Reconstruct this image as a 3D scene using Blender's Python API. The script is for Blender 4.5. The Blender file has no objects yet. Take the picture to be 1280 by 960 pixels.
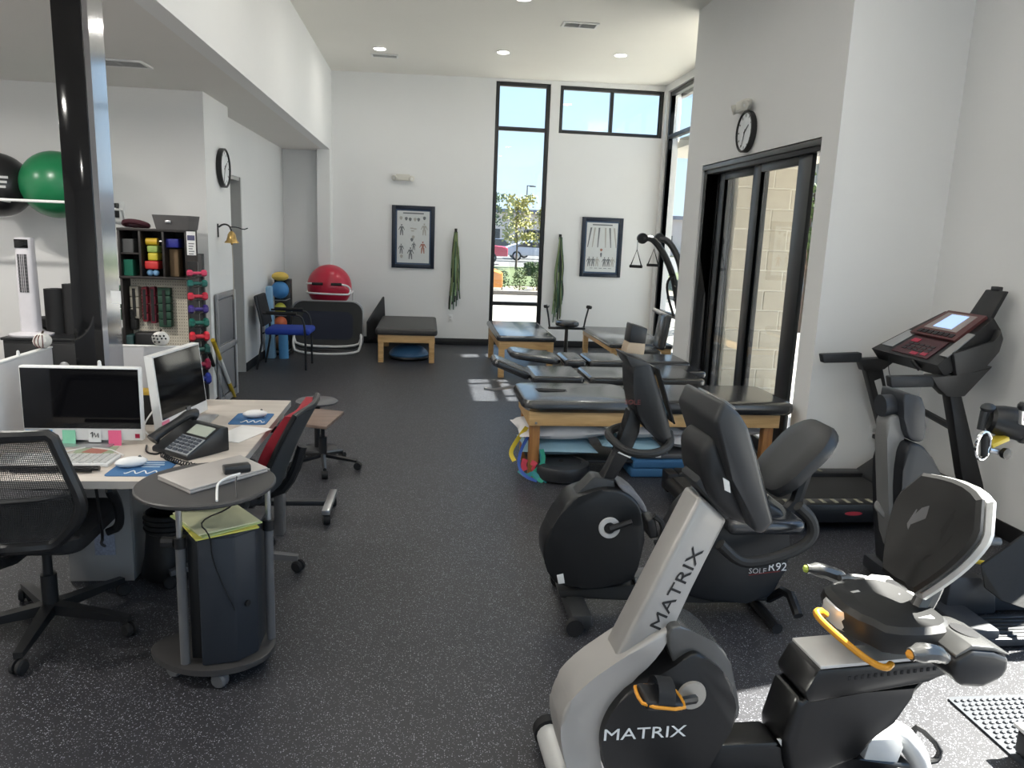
import bpy, bmesh, math, random
from mathutils import Vector, Matrix
random.seed(7)
C = bpy.context.scene.collection
SC = bpy.context.scene
# ------------------------------------------------------------------ camera
FPX = 945.8
YAW, PITCH, ROLL = (math.radians(a) for a in (6.708, 11.037, -2.225))
CAM = Vector((0, 0, 1.65))
_f = Vector((math.sin(YAW)*math.cos(PITCH), math.cos(YAW)*math.cos(PITCH), -math.sin(PITCH)))
_r = Vector((math.cos(YAW), -math.sin(YAW), 0))
_d = _f.cross(_r)
R_ = math.cos(ROLL)*_r + math.sin(ROLL)*_d
D_ = -math.sin(ROLL)*_r + math.cos(ROLL)*_d
cd = bpy.data.cameras.new('camera'); cam = bpy.data.objects.new('camera', cd); C.objects.link(cam)
cd.sensor_width = 36; cd.lens = FPX/1280*36; cd.clip_start = 0.05; cd.clip_end = 600
m = Matrix.Identity(4)
for i, v in enumerate((R_, -D_, -_f)):
    for j in range(3): m[j][i] = v[j]
m.translation = CAM
cam.matrix_world = m
SC.camera = cam
# ------------------------------------------------------------------ world, sun, exposure
SC.view_settings.view_transform = 'Standard'; SC.view_settings.look = 'None'
SC.view_settings.gamma = 1; SC.view_settings.use_curve_mapping = False
SC.view_settings.exposure = 0.08
SUN_DIR = Vector((-1, -0.24, -1.16)).normalized()
w = bpy.data.worlds.new('world'); SC.world = w; w.use_nodes = True
nt = w.node_tree; nt.nodes.clear()
wo = nt.nodes.new('ShaderNodeOutputWorld'); bg = nt.nodes.new('ShaderNodeBackground')
tc = nt.nodes.new('ShaderNodeTexCoord'); sep = nt.nodes.new('ShaderNodeSeparateXYZ')
ramp = nt.nodes.new('ShaderNodeValToRGB')
e = ramp.color_ramp.elements
e[0].position = 0.0; e[0].color = (0.66, 0.80, 0.92, 1)
e[1].position = 0.75; e[1].color = (0.20, 0.42, 0.85, 1)
k = e.new(0.25); k.color = (0.44, 0.66, 0.92, 1)
nt.links.new(tc.outputs['Generated'], sep.inputs[0]); nt.links.new(sep.outputs['Z'], ramp.inputs[0])
nt.links.new(ramp.outputs[0], bg.inputs[0]); bg.inputs[1].default_value = 2.2
nt.links.new(bg.outputs[0], wo.inputs[0])
sl = bpy.data.lights.new('sun', 'SUN'); sun = bpy.data.objects.new('sun', sl); C.objects.link(sun)
sl.energy = 44; sl.angle = math.radians(0.55); sl.color = (1, 0.96, 0.88)
sun.rotation_euler = SUN_DIR.to_track_quat('-Z', 'Y').to_euler(); sun.location = (20, 6, 24)
LAMP_W = 4.6      # watts of one ceiling downlight
# ------------------------------------------------------------------ pixel -> place
def ray(px, py): return R_*((px-640)/FPX) + D_*((py-480)/FPX) + _f
def pz(px, py, z=0.0):
    d = ray(px, py); return CAM + d*((z-CAM.z)/d.z)
def pY(px, py, Y):
    d = ray(px, py); return CAM + d*(Y/d.y)
def pX(px, py, X):
    d = ray(px, py); return CAM + d*(X/d.x)
# ------------------------------------------------------------------ mesh builder
def V(*a): return Vector(a)
class MB:
    def __init__(s): s.bm = bmesh.new()
    def _faces(s, vs, fs):
        v = [s.bm.verts.new(p) for p in vs]
        out = []
        for f in fs:
            try: out.append(s.bm.faces.new([v[i] for i in f]))
            except ValueError: pass
        return v, out
    def _bevel(s, vs, b, seg):
        es = set()
        for v in vs:
            for ed in v.link_edges: es.add(ed)
        bmesh.ops.bevel(s.bm, geom=list(es), offset=b, segments=seg, affect='EDGES', profile=0.5, clamp_overlap=True)
    def box(s, a, b, bev=0, rot=None, seg=2, piv=None):
        """box between corners a and b; rot = Matrix 3x3 about its centre (or piv)"""
        x0, y0, z0 = (min(a[i], b[i]) for i in range(3)); x1, y1, z1 = (max(a[i], b[i]) for i in range(3))
        p = [V(x, y, z) for z in (z0, z1) for y in (y0, y1) for x in (x0, x1)]
        if rot is not None:
            c = piv if piv is not None else V((x0+x1)/2, (y0+y1)/2, (z0+z1)/2)
            p = [c + rot @ (q-c) for q in p]
        v, f = s._faces(p, [(0,2,3,1),(4,5,7,6),(0,1,5,4),(2,6,7,3),(0,4,6,2),(1,3,7,5)])
        if bev: s._bevel(v, bev, seg)
        return s
    def prism(s, pts, off, bev=0, seg=2):
        """closed outline of 3D points pushed along off"""
        n = len(pts); off = V(*off)
        p = [V(*q) for q in pts]; p2 = [q+off for q in p]
        nrm = V(0,0,0)
        for i in range(n): nrm += (p[i]).cross(p[(i+1) % n])
        idx = list(range(n))
        if nrm.dot(off) > 0: idx = idx[::-1]
        fs = [tuple(idx), tuple(i+n for i in idx[::-1])]
        for k in range(n):
            i, j = idx[k], idx[(k+1) % n]
            fs.append((j, i, i+n, j+n))
        v, f = s._faces(p+p2, fs)
        if bev: s._bevel(v, bev, seg)
        return s
    def loft(s, rings, cap=True, closed=True):
        n = len(rings[0]); base = []
        for r in rings: base.append([s.bm.verts.new(V(*q)) for q in r])
        for a, b in zip(base, base[1:]):
            for i in range(n if closed else n-1):
                j = (i+1) % n
                try: s.bm.faces.new((a[i], a[j], b[j], b[i]))
                except ValueError: pass
        if cap and closed:
            try: s.bm.faces.new(base[0][::-1]); s.bm.faces.new(base[-1])
            except ValueError: pass
        return s
    def ring(s, c, ax, r, n=12, ref=None, sq=1.0):
        ax = ax.normalized()
        u = ref if ref is not None else (V(0,0,1) if abs(ax.z) < 0.9 else V(1,0,0))
        u = (u - ax*u.dot(ax)).normalized(); w_ = ax.cross(u)
        return [c + u*(r*math.cos(2*math.pi*i/n)) + w_*(r*sq*math.sin(2*math.pi*i/n)) for i in range(n)]
    def cyl(s, a, b, r, r2=None, n=16, cap=True):
        a = V(*a); b = V(*b); r2 = r if r2 is None else r2
        return s.loft([s.ring(a, b-a, r, n), s.ring(b, b-a, r2, n)], cap)
    def tube(s, path, r, n=8, closed=False, sm=0, sq=1.0):
        p = [V(*q) for q in path]
        for _ in range(sm):                        # corner cutting
            q = []
            L = len(p)
            rng = range(L) if closed else range(L-1)
            if not closed: q.append(p[0])
            for i in rng:
                a, b = p[i], p[(i+1) % L]
                q += [a.lerp(b, .25), a.lerp(b, .75)]
            if not closed: q.append(p[-1])
            p = q
        L = len(p); rs = r if isinstance(r, (list, tuple)) else None
        rings = []; ref = None
        for i in range(L):
            if closed: t = (p[(i+1) % L]-p[i-1])
            else: t = p[min(i+1, L-1)]-p[max(i-1, 0)]
            if t.length < 1e-9: t = V(0,0,1)
            t.normalize()
            if ref is None: ref = V(0,0,1) if abs(t.z) < .9 else V(1,0,0)
            ref = (ref - t*ref.dot(t))
            if ref.length < 1e-6: ref = V(1,0,0) - t*t.x
            ref.normalize()
            rr = r if rs is None else rs[min(int(i*len(rs)/L), len(rs)-1)]
            rings.append(s.ring(p[i], t, rr, n, ref, sq))
        if closed: rings.append(rings[0])
        return s.loft(rings, not closed)
    def lathe(s, prof, c, ax=(0,0,1), n=20, ref=None):
        c = V(*c); ax = V(*ax).normalized()
        return s.loft([s.ring(c+ax*h, ax, max(r, 1e-4), n, ref) for r, h in prof], True)
    def ball(s, c, r, n=16, rot=None, keep=None):
        c = V(*c); rx, ry, rz = (r, r, r) if not isinstance(r, (tuple, list)) else r
        rings = []
        h = n//2
        for i in range(h+1):
            t = -math.pi/2 + math.pi*i/h
            rings.append([V(rx*math.cos(t)*math.cos(2*math.pi*j/n), ry*math.cos(t)*math.sin(2*math.pi*j/n), rz*math.sin(t)) for j in range(n)])
        rings[0] = [q*1 + V(1e-5*math.cos(j), 1e-5*math.sin(j), 0) for j, q in enumerate(rings[0])]
        rings = [[c + ((rot @ q) if rot is not None else q) for q in rg] for rg in rings]
        return s.loft(rings)
    def pad(s, a, b, bev=.03, seg=3, rot=None, piv=None): return s.box(a, b, bev, rot, seg, piv)
    def quad(s, pts): s._faces([V(*q) for q in pts], [tuple(range(len(pts)))]); return s
    def xf(s, mtx): s.bm.transform(mtx); return s
    def add_mesh(s, me, mtx):
        t = bmesh.new(); t.from_mesh(me); t.transform(mtx); tm = bpy.data.meshes.new('tmp'); t.to_mesh(tm); t.free()
        s.bm.from_mesh(tm); bpy.data.meshes.remove(tm); return s
ORG = {}
def link(name, mb, mat, parent=None, org=None, smooth=35):
    me = bpy.data.meshes.new(name)
    o0 = ORG.get(parent.name, V(0,0,0)) if parent else (V(*org) if org is not None else V(0,0,0))
    bmesh.ops.remove_doubles(mb.bm, verts=mb.bm.verts, dist=1e-6)
    bmesh.ops.recalc_face_normals(mb.bm, faces=mb.bm.faces)
    mb.bm.transform(Matrix.Translation(-o0)); mb.bm.to_mesh(me); mb.bm.free()
    if smooth:
        me.shade_smooth(); me.set_sharp_from_angle(angle=math.radians(smooth))
    mats = mat if isinstance(mat, list) else [mat]
    for q in mats: me.materials.append(q)
    o = bpy.data.objects.new(name, me); C.objects.link(o)
    if parent: o.parent = parent
    else: o.location = o0
    ORG[o.name] = o0
    return o
def part(name, mb, mat, parent, label=None, smooth=35):
    o = link(name, mb, mat, parent, smooth=smooth)
    if label: o['label'] = label
    return o
def tag(o, label, cat, group=None):
    o['label'] = label; o['category'] = cat
    if group: o['group'] = group
    return o
def thing(name, label, cat, loc=(0,0,0), group=None):
    o = bpy.data.objects.new(name, None); C.objects.link(o); o.location = loc; o.empty_display_size = .05
    ORG[o.name] = V(*loc); return tag(o, label, cat, group)
def single(name, mb, mat, label, cat, org=None, group=None, smooth=35):
    return tag(link(name, mb, mat, None, org, smooth), label, cat, group)
def struct(name, mb, mat, parent=None, smooth=35):
    o = link(name, mb, mat, parent, smooth=smooth)
    if not parent: o['kind'] = 'structure'
    return o
def thing_local(name, label, cat, loc, rz=0, group=None):
    o = thing(name, label, cat, loc, group); ORG[o.name] = V(0,0,0); o.rotation_euler = (0, 0, math.radians(rz)); return o
def copy_tree(o, parent=None):
    c = o.copy(); C.objects.link(c); c.parent = parent; ORG[c.name] = ORG.get(o.name, V(0,0,0)).copy()
    for ch in [x for x in bpy.data.objects if x.parent == o]: copy_tree(ch, c)
    return c
def rotx(a): return Matrix.Rotation(math.radians(a), 3, 'X')
def roty(a): return Matrix.Rotation(math.radians(a), 3, 'Y')
def rotz(a): return Matrix.Rotation(math.radians(a), 3, 'Z')
def text(name, body, size, origin, xdir, ydir, mat, parent, depth=.0015, align='CENTER', bold=0.0, label=None, xs=1.0):
    cu = bpy.data.curves.new('txt', 'FONT'); cu.body = body; cu.size = size; cu.extrude = depth
    cu.align_x = align; cu.align_y = 'CENTER'; cu.offset = bold; cu.resolution_u = 2
    to = bpy.data.objects.new('txt', cu); C.objects.link(to)
    bpy.context.view_layer.update()
    me = bpy.data.meshes.new_from_object(to.evaluated_get(bpy.context.evaluated_depsgraph_get()))
    bpy.data.objects.remove(to); bpy.data.curves.remove(cu)
    x = V(*xdir).normalized(); y = V(*ydir); y = (y - x*y.dot(x)).normalized(); z = x.cross(y)
    mt = Matrix.Identity(4)
    for i, q in enumerate((x, y, z)):
        for j in range(3): mt[j][i] = q[j]
    mt.translation = V(*origin); mt = mt @ Matrix.Diagonal((xs,1,1,1))
    mb = MB(); mb.add_mesh(me, mt); bpy.data.meshes.remove(me)
    return part(name, mb, mat, parent, label, smooth=0)
# ------------------------------------------------------------------ materials (all procedural)
MATS = {}
def M(name, col, rough=.5, metal=0.0, var=.06, vscale=18.0, bump=0.0, bscale=120.0, spec=.5, coat=0.0, emit=None, estr=0):
    if name in MATS: return MATS[name]
    mt = bpy.data.materials.new(name); mt.use_nodes = True; nt = mt.node_tree; N = nt.nodes; L = nt.links
    b = N['Principled BSDF']
    b.inputs['Roughness'].default_value = rough; b.inputs['Metallic'].default_value = metal
    b.inputs['Specular IOR Level'].default_value = spec; b.inputs['Coat Weight'].default_value = coat
    tc = N.new('ShaderNodeTexCoord'); no = N.new('ShaderNodeTexNoise'); no.inputs['Scale'].default_value = vscale; no.inputs['Detail'].default_value = 3
    L.new(tc.outputs['Object'], no.inputs['Vector'])
    mx = N.new('ShaderNodeMix'); mx.data_type = 'RGBA'
    mx.inputs[6].default_value = tuple(max(0, c*(1-var)) for c in col)+(1,); mx.inputs[7].default_value = tuple(min(1, c*(1+var)) for c in col)+(1,)
    L.new(no.outputs['Fac'], mx.inputs[0]); L.new(mx.outputs[2], b.inputs['Base Color'])
    if bump:
        n2 = N.new('ShaderNodeTexNoise'); n2.inputs['Scale'].default_value = bscale; L.new(tc.outputs['Object'], n2.inputs['Vector'])
        bp = N.new('ShaderNodeBump'); bp.inputs['Strength'].default_value = bump; bp.inputs['Distance'].default_value = .002
        L.new(n2.outputs['Fac'], bp.inputs['Height']); L.new(bp.outputs[0], b.inputs['Normal'])
    if emit:
        b.inputs['Emission Color'].default_value = emit+(1,); b.inputs['Emission Strength'].default_value = estr
    MATS[name] = mt; return mt
def s2l(r, g, b): return tuple((c/255/12.92 if c/255 <= .04045 else ((c/255+.055)/1.055)**2.4) for c in (r, g, b))
def glass_mat(name, tint=(.62,.66,.66), refl=.9):
    mt = bpy.data.materials.new(name); mt.use_nodes = True; N = mt.node_tree.nodes; L = mt.node_tree.links
    N.remove(N['Principled BSDF']); out = N['Material Output']
    t = N.new('ShaderNodeBsdfTransparent'); t.inputs[0].default_value = tint+(1,)
    g = N.new('ShaderNodeBsdfGlossy'); g.inputs['Roughness'].default_value = .01; g.inputs['Color'].default_value = (refl,)*3+(1,)
    ge = N.new('ShaderNodeNewGeometry'); dp = N.new('ShaderNodeVectorMath'); dp.operation = 'DOT_PRODUCT'
    L.new(ge.outputs['Normal'], dp.inputs[0]); L.new(ge.outputs['Incoming'], dp.inputs[1])
    def mth(op, a, v=None, v0=None):
        q = N.new('ShaderNodeMath'); q.operation = op
        if a is not None: L.new(a, q.inputs[0 if v0 is None else 1])
        if v is not None: q.inputs[1].default_value = v
        if v0 is not None: q.inputs[0].default_value = v0
        return q.outputs[0]
    x5 = mth('POWER', mth('SUBTRACT', mth('ABSOLUTE', dp.outputs['Value']), v0=1.0), 5.0)       # Schlick, the same from both sides
    fac = mth('ADD', mth('MULTIPLY', x5, .94), .06)
    mx = N.new('ShaderNodeMixShader'); L.new(fac, mx.inputs[0]); L.new(t.outputs[0], mx.inputs[1]); L.new(g.outputs[0], mx.inputs[2])
    L.new(mx.outputs[0], out.inputs[0]); MATS[name] = mt; return mt
def floor_mat():
    mt = bpy.data.materials.new('speckled_rubber'); mt.use_nodes = True; N = mt.node_tree.nodes; L = mt.node_tree.links
    b = N['Principled BSDF']; b.inputs['Roughness'].default_value = .45; b.inputs['Specular IOR Level'].default_value = .45
    tc = N.new('ShaderNodeTexCoord')
    def specks(scale, lo, hi, off):
        mp = N.new('ShaderNodeMapping'); mp.inputs['Location'].default_value = (off, off*.7, 0); L.new(tc.outputs['Object'], mp.inputs[0])
        v = N.new('ShaderNodeTexVoronoi'); v.inputs['Scale'].default_value = scale; L.new(mp.outputs[0], v.inputs['Vector'])
        wn = N.new('ShaderNodeSeparateColor'); L.new(v.outputs['Color'], wn.inputs[0])
        gt = N.new('ShaderNodeMath'); gt.operation = 'GREATER_THAN'; gt.inputs[1].default_value = lo; L.new(wn.outputs[0], gt.inputs[0])
        lt = N.new('ShaderNodeMath'); lt.operation = 'LESS_THAN'; lt.inputs[1].default_value = hi; L.new(v.outputs['Distance'], lt.inputs[0])
        mu = N.new('ShaderNodeMath'); mu.operation = 'MULTIPLY'; L.new(gt.outputs[0], mu.inputs[0]); L.new(lt.outputs[0], mu.inputs[1]); return mu
    a = specks(130, .83, .32, 0); c = specks(240, .80, .36, 3.3)
    mx = N.new('ShaderNodeMath'); mx.operation = 'MAXIMUM'; L.new(a.outputs[0], mx.inputs[0]); L.new(c.outputs[0], mx.inputs[1])
    no = N.new('ShaderNodeTexNoise'); no.inputs['Scale'].default_value = 3; L.new(tc.outputs['Object'], no.inputs['Vector'])
    b1 = N.new('ShaderNodeMix'); b1.data_type = 'RGBA'; b1.inputs[6].default_value = (.026,.026,.030,1); b1.inputs[7].default_value = (.038,.038,.043,1); L.new(no.outputs['Fac'], b1.inputs[0])
    m2 = N.new('ShaderNodeMix'); m2.data_type = 'RGBA'; m2.inputs[7].default_value = (.27,.28,.31,1); L.new(mx.outputs[0], m2.inputs[0]); L.new(b1.outputs[2], m2.inputs[6])
    L.new(m2.outputs[2], b.inputs['Base Color'])
    n3 = N.new('ShaderNodeTexNoise'); n3.inputs['Scale'].default_value = 160; L.new(tc.outputs['Object'], n3.inputs['Vector'])
    bp = N.new('ShaderNodeBump'); bp.inputs['Strength'].default_value = .25; bp.inputs['Distance'].default_value = .002; L.new(n3.outputs['Fac'], bp.inputs['Height']); L.new(bp.outputs[0], b.inputs['Normal'])
    MATS['floor'] = mt; return mt
def wood_mat(name, c1, c2, axis=0, rough=.45, sc=9):
    mt = bpy.data.materials.new(name); mt.use_nodes = True; N = mt.node_tree.nodes; L = mt.node_tree.links
    b = N['Principled BSDF']; b.inputs['Roughness'].default_value = rough
    tc = N.new('ShaderNodeTexCoord'); mp = N.new('ShaderNodeMapping'); s_ = [sc*4]*3; s_[axis] = sc*.35; mp.inputs['Scale'].default_value = s_
    no = N.new('ShaderNodeTexNoise'); no.inputs['Scale'].default_value = 1.0; no.inputs['Detail'].default_value = 5; no.inputs['Distortion'].default_value = .6
    L.new(tc.outputs['Object'], mp.inputs[0]); L.new(mp.outputs[0], no.inputs['Vector'])
    r = N.new('ShaderNodeValToRGB'); r.color_ramp.elements[0].position = .3; r.color_ramp.elements[0].color = c1+(1,); r.color_ramp.elements[1].position = .7; r.color_ramp.elements[1].color = c2+(1,)
    L.new(no.outputs['Fac'], r.inputs[0]); L.new(r.outputs[0], b.inputs['Base Color']); MATS[name] = mt; return mt
WALL = M('wall_paint', (.785,.785,.78), .75, var=.02, vscale=2, bump=.08, bscale=350)
GREYW = M('grey_wall_paint', (.76,.75,.74), .75, var=.02, vscale=2, bump=.08, bscale=350)
CEIL = M('ceiling_paint', (.80,.78,.73), .85, var=.02, vscale=2)
FLOOR = floor_mat()
BASEB = M('black_rubber_base', (.012,.012,.013), .5)
BFRAME = M('black_window_frame', (.016,.017,.019), .35, var=.1)
GFRAME = M('grey_aluminium_frame', (.10,.10,.10), .35, metal=.6)
GLASS = glass_mat('window_glass', (.60,.64,.65))
GLASS2 = glass_mat('side_window_glass', (.86,.88,.88))
WHITE = M('white_plastic', (.78,.78,.77), .4)
BLACK = M('black_plastic', (.009,.009,.010), .42, var=.12)
SATIN = M('satin_black', (.013,.0135,.015), .35, var=.1)
GLOSSB = M('gloss_black', (.006,.006,.007), .08, var=.1)
VINYL = M('black_vinyl', (.032,.033,.036), .20, spec=.8, var=.08, bump=.05, bscale=260)
WOOD = wood_mat('oak_wood', s2l(192,152,100), s2l(222,184,130), 0)
WOODV = wood_mat('oak_leg_wood', s2l(140,92,50), s2l(185,132,78), 2)
STEEL = M('brushed_steel', (.55,.55,.56), .3, metal=.9)
CHROME = M('chrome', (.75,.76,.78), .08, metal=1)
SILVER = M('silver_paint', (.42,.41,.405), .34, metal=.35)
DGREY = M('dark_grey_plastic', (.024,.026,.029), .45)
MGREY = M('mid_grey_plastic', (.11,.11,.115), .45)
RUBBER = M('black_rubber', (.010,.010,.011), .75)
# ------------------------------------------------------------------ the room
def wallbox(axis, at, thick, u0, u1, z0, z1, holes, mb):
    """wall in plane axis=at (thickness goes to at+thick); holes = [(ua,ub,za,zb)]"""
    us = sorted({u0, u1, *[h[0] for h in holes], *[h[1] for h in holes]}); zs = sorted({z0, z1, *[h[2] for h in holes], *[h[3] for h in holes]})
    for a, b in zip(us, us[1:]):
        run = None
        for c, d in zip(zs, zs[1:]):
            if any(h[0] <= a and b <= h[1] and h[2] <= c and d <= h[3] for h in holes):
                if run: emit(mb, axis, at, thick, a, b, *run); run = None
            else: run = (run[0], d) if run else (c, d)
        if run: emit(mb, axis, at, thick, a, b, *run)
def emit(mb, axis, at, thick, a, b, c, d):
    if axis == 'y': mb.box((a, at, c), (b, at+thick, d))
    else: mb.box((at, a, c), (at+thick, b, d))
YF = 11.42; XS = -1.365; XR = 3.43; YC = 4.82; XD = 2.62; YN = 7.75; XN = 3.45
def cz(x): return 3.846 + .0155*x
struct('floor', MB().box((-5.6, -3.2, -.1), (3.6, 11.6, 0)), FLOOR)
def slab(x0, x1, y0, y1, th=.12):
    mb = MB()
    mb.prism([(x0, y0, cz(x0)), (x1, y0, cz(x1)), (x1, y0, cz(x1)+th), (x0, y0, cz(x0)+th)], (0, y1-y0, 0)); return mb
struct('ceiling', slab(XS-.1, XN+.2, -3.2, 11.6), CEIL)
mb = MB(); wallbox('y', YF, .2, -2.3, 3.7, 0, 4.0, [(.95, 1.745, .0, 3.826), (1.885, 3.435, 3.157, 3.82)], mb); struct('wall_far', mb, WALL)
struct('wall_soffit', MB().box((XS-.12, -3.2, 2.74), (XS, YF, 4.0)), WALL)
struct('ceiling_low', MB().box((-5.6, -3.2, 2.74), (XS-.12, YF+.1, 2.84)), M('low_ceiling_paint', (.74,.72,.69), .85, var=.02, vscale=2))
struct('trim_1', MB().box((-1.54, 11.16, 0), (XS, YF, 2.74)), WALL)               # pilaster carrying the soffit
mb = MB(); wallbox('x', -2.05, -.25, 7.74, YF, 0, 2.74, [(8.05, 8.9, 0, 2.17)], mb); struct('wall_left', mb, WALL)
struct('wall_column', MB().box((-2.4, 6.93, 0), (-1.885, 7.74, 2.74)), WALL)
struct('wall_grey', MB().box((-5.6, 6.925, 0), (-1.8852, 6.9299, 2.74)), GREYW)
struct('wall_grey_side', MB().box((-5.6, -3.2, 0), (-5.45, 6.95, 2.74)), GREYW)
mb = MB(); wallbox('y', -3.0, -.2, -5.6, 3.6, 0, 4.0, [(-1.0, .9, .1, 3.2), (1.1, 3.0, .1, 3.2)], mb); struct('wall_back', mb, WALL)
mb = MB(); wallbox('x', XR, .22, -3.1, YC+.2, 0, 4.0, [(-2.4, 3.08, .02, 3.72)], mb); struct('wall_right', mb, WALL)
struct('wall_return', MB().box((XD, YC, 0), (XR+.2, YC+.2, 4.0)), WALL)
mb = MB(); wallbox('x', XD, .2, YC+.2, YN, 0, 4.0, [(5.04, 7.29, 0, 2.385)], mb); struct('wall_slider', mb, WALL)
mb = MB(); wallbox('y', YN-.2, .2, XD+.2, 3.09, 0, 4.0, [(2.9, 3.09, .05, 2.5)], mb); struct('wall_nook', mb, WALL)
mb = MB(); wallbox('x', XN, .2, YN+.21, YF+.1, 0, 4.0, [(8.05, 11.30, .02, 3.80)], mb); struct('wall_side', mb, WALL)
# baseboards
def bb(n, a, b): struct(n, MB().box(a, b, .003), BASEB)
bb('baseboard_far', (XS, YF-.012, 0), (.95, YF, .10)); bb('baseboard_far_right', (1.745, YF-.012, 0), (XN, YF, .10))
bb('baseboard_left', (-2.05, 8.9, 0), (-2.038, YF, .10)); bb('baseboard_jamb', (-2.3, 8.888, 0), (-2.04, 8.9, .10))
bb('baseboard_column', (-1.885, 6.91, 0), (-1.873, 7.752, .10)); bb('baseboard_grey', (-5.45, 6.913, 0), (-1.875, 6.925, .10))
bb('baseboard_right', (XR-.012, 3.08, 0), (XR, YC, .10)); bb('baseboard_return', (XD+.01, YC-.012, 0), (XR, YC, .10)); bb('baseboard_slider', (XD-.012, 7.3, 0), (XD, YN, .10))
bb('baseboard_slider_near', (XD-.012, YC-.012, 0), (XD, 5.03, .10)); bb('baseboard_pilaster', (-1.545, 11.148, 0), (XS+.012, 11.16, .10))
# ---- doors and windows
t = bpy.data.objects.new('door_1', None); C.objects.link(t); t['kind'] = 'structure'; ORG[t.name] = V(0,0,0)
part('slab', MB().box((-2.30, 8.06, .01), (-2.26, 8.86, 2.16)), M('grey_door', (.36,.36,.35), .5), t)
part('frame', MB().box((-2.3, 8.86, 0), (-2.05, 8.898, 2.17)).box((-2.3, 8.05, 2.13), (-2.06, 8.9, 2.168)), M('grey_door_frame', (.42,.42,.41), .5), t)
def window(n, axis, at, u0, u1, z0, z1, vbars, hbars, fw=.045, dep=.07, frame=BFRAME, glass=GLASS):
    t = bpy.data.objects.new(n, None); C.objects.link(t); t['kind'] = 'structure'; ORG[t.name] = V(0,0,0)
    mb = MB()
    def bar(ua, ub, za, zb):
        if axis == 'y': mb.box((ua, at, za), (ub, at+dep, zb), .004)
        else: mb.box((at, ua, za), (at+dep, ub, zb), .004)
    bar(u0, u0+fw, z0, z1); bar(u1-fw, u1, z0, z1); bar(u0+fw, u1-fw, z0, z0+fw); bar(u0+fw, u1-fw, z1-fw, z1)
    part('window_frame', mb, frame, t); 
    us = [u0+fw*.5]+list(vbars)+[u1-fw*.5]; zs = [z0+fw*.5]+list(hbars)+[z1-fw*.5]
    for v in vbars:
        mb = MB(); bar(v-fw*.5, v+fw*.5, z0+fw, z1-fw); part('mullion', mb, frame, t)
    for h in hbars:
        mb = MB(); bar(u0+fw, u1-fw, h-fw*.5, h+fw*.5); part('transom', mb, frame, t)
    g = fw*.5
    for a, b in zip(us, us[1:]):
        for c, d in zip(zs, zs[1:]):
            mb = MB()
            if axis == 'y': mb.quad([(a+g, at+dep*.5, c+g), (b-g, at+dep*.5, c+g), (b-g, at+dep*.5, d-g), (a+g, at+dep*.5, d-g)])
            else: mb.quad([(at+dep*.5, a+g, c+g), (at+dep*.5, b-g, c+g), (at+dep*.5, b-g, d-g), (at+dep*.5, a+g, d-g)])
            part('pane', mb, glass, t, smooth=0)
    return t
window('window_1', 'y', YF+.02, .952, 1.743, .01, 3.824, [], [.645, 3.185], fw=.055)
window('window_2', 'y', YF+.02, 1.887, 3.433, 3.159, 3.818, [2.66], [], fw=.05)
window('window_3', 'x', XN+.03, 8.06, 11.29, .03, 3.79, [9.1, 10.2], [.62, 3.16], fw=.06)
window('window_4', 'x', XR+.05, -2.39, 3.07, .03, 3.71, [-.6, 1.2], [3.1], fw=.05, glass=GLASS2)
window('added_window_5', 'y', -3.12, -.99, .89, .11, 3.19, [], [], fw=.05); window('added_window_6', 'y', -3.12, 1.11, 2.99, .11, 3.19, [], [], fw=.05)  # unseen windows behind the camera, added to bring in daylight
window('window_7', 'y', YN-.14, 2.905, 3.085, .06, 2.49, [], [], fw=.02, dep=.05)
# the sliding door: dark outer frame, three leaves
t = bpy.data.objects.new('door_2', None); C.objects.link(t); t['kind'] = 'structure'; ORG[t.name] = V(0,0,0)
part('door_frame', MB().box((XD+.02, 5.042, 0), (XD+.18, 5.06, 2.383), .004).box((XD+.02, 7.22, 0), (XD+.18, 7.288, 2.383), .004)
     .box((XD+.02, 5.06, 2.30), (XD+.18, 7.22, 2.383), .004), BFRAME, t)
part('head_track', MB().box((XD-.005, 5.045, 2.335), (XD+.03, 7.285, 2.375), .004), GFRAME, t)
part('threshold', MB().box((XD+.02, 5.1, 0), (XD+.18, 7.22, .03), .004), GFRAME, t)
for a, b, x, wa, wb in ((5.24, 6.19, .05, .20, .12), (6.07, 7.05, .09, .24, .12), (6.93, 7.22, .13, .12, .04)):
    leaf = part('door_leaf', MB().box((XD+x, a, .03), (XD+x+.035, a+wa, 2.30), .003).box((XD+x, b-wb, .03), (XD+x+.035, b, 2.30), .003)
         .box((XD+x, a+wa, .03), (XD+x+.035, b-wb, .13), .003).box((XD+x, a+wa, 2.235), (XD+x+.035, b-wb, 2.30), .003), BFRAME, t)
    part('pane', MB().quad([(XD+x+.017, a+wa, .13), (XD+x+.017, b-wb, .13), (XD+x+.017, b-wb, 2.235), (XD+x+.017, a+wa, 2.235)]), GLASS2, leaf, smooth=0)
part('side_light', MB().quad([(XD+.10, 5.06, .03), (XD+.10, 5.26, .03), (XD+.10, 5.26, 2.30), (XD+.10, 5.06, 2.30)]), GLASS, t, smooth=0)
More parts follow.
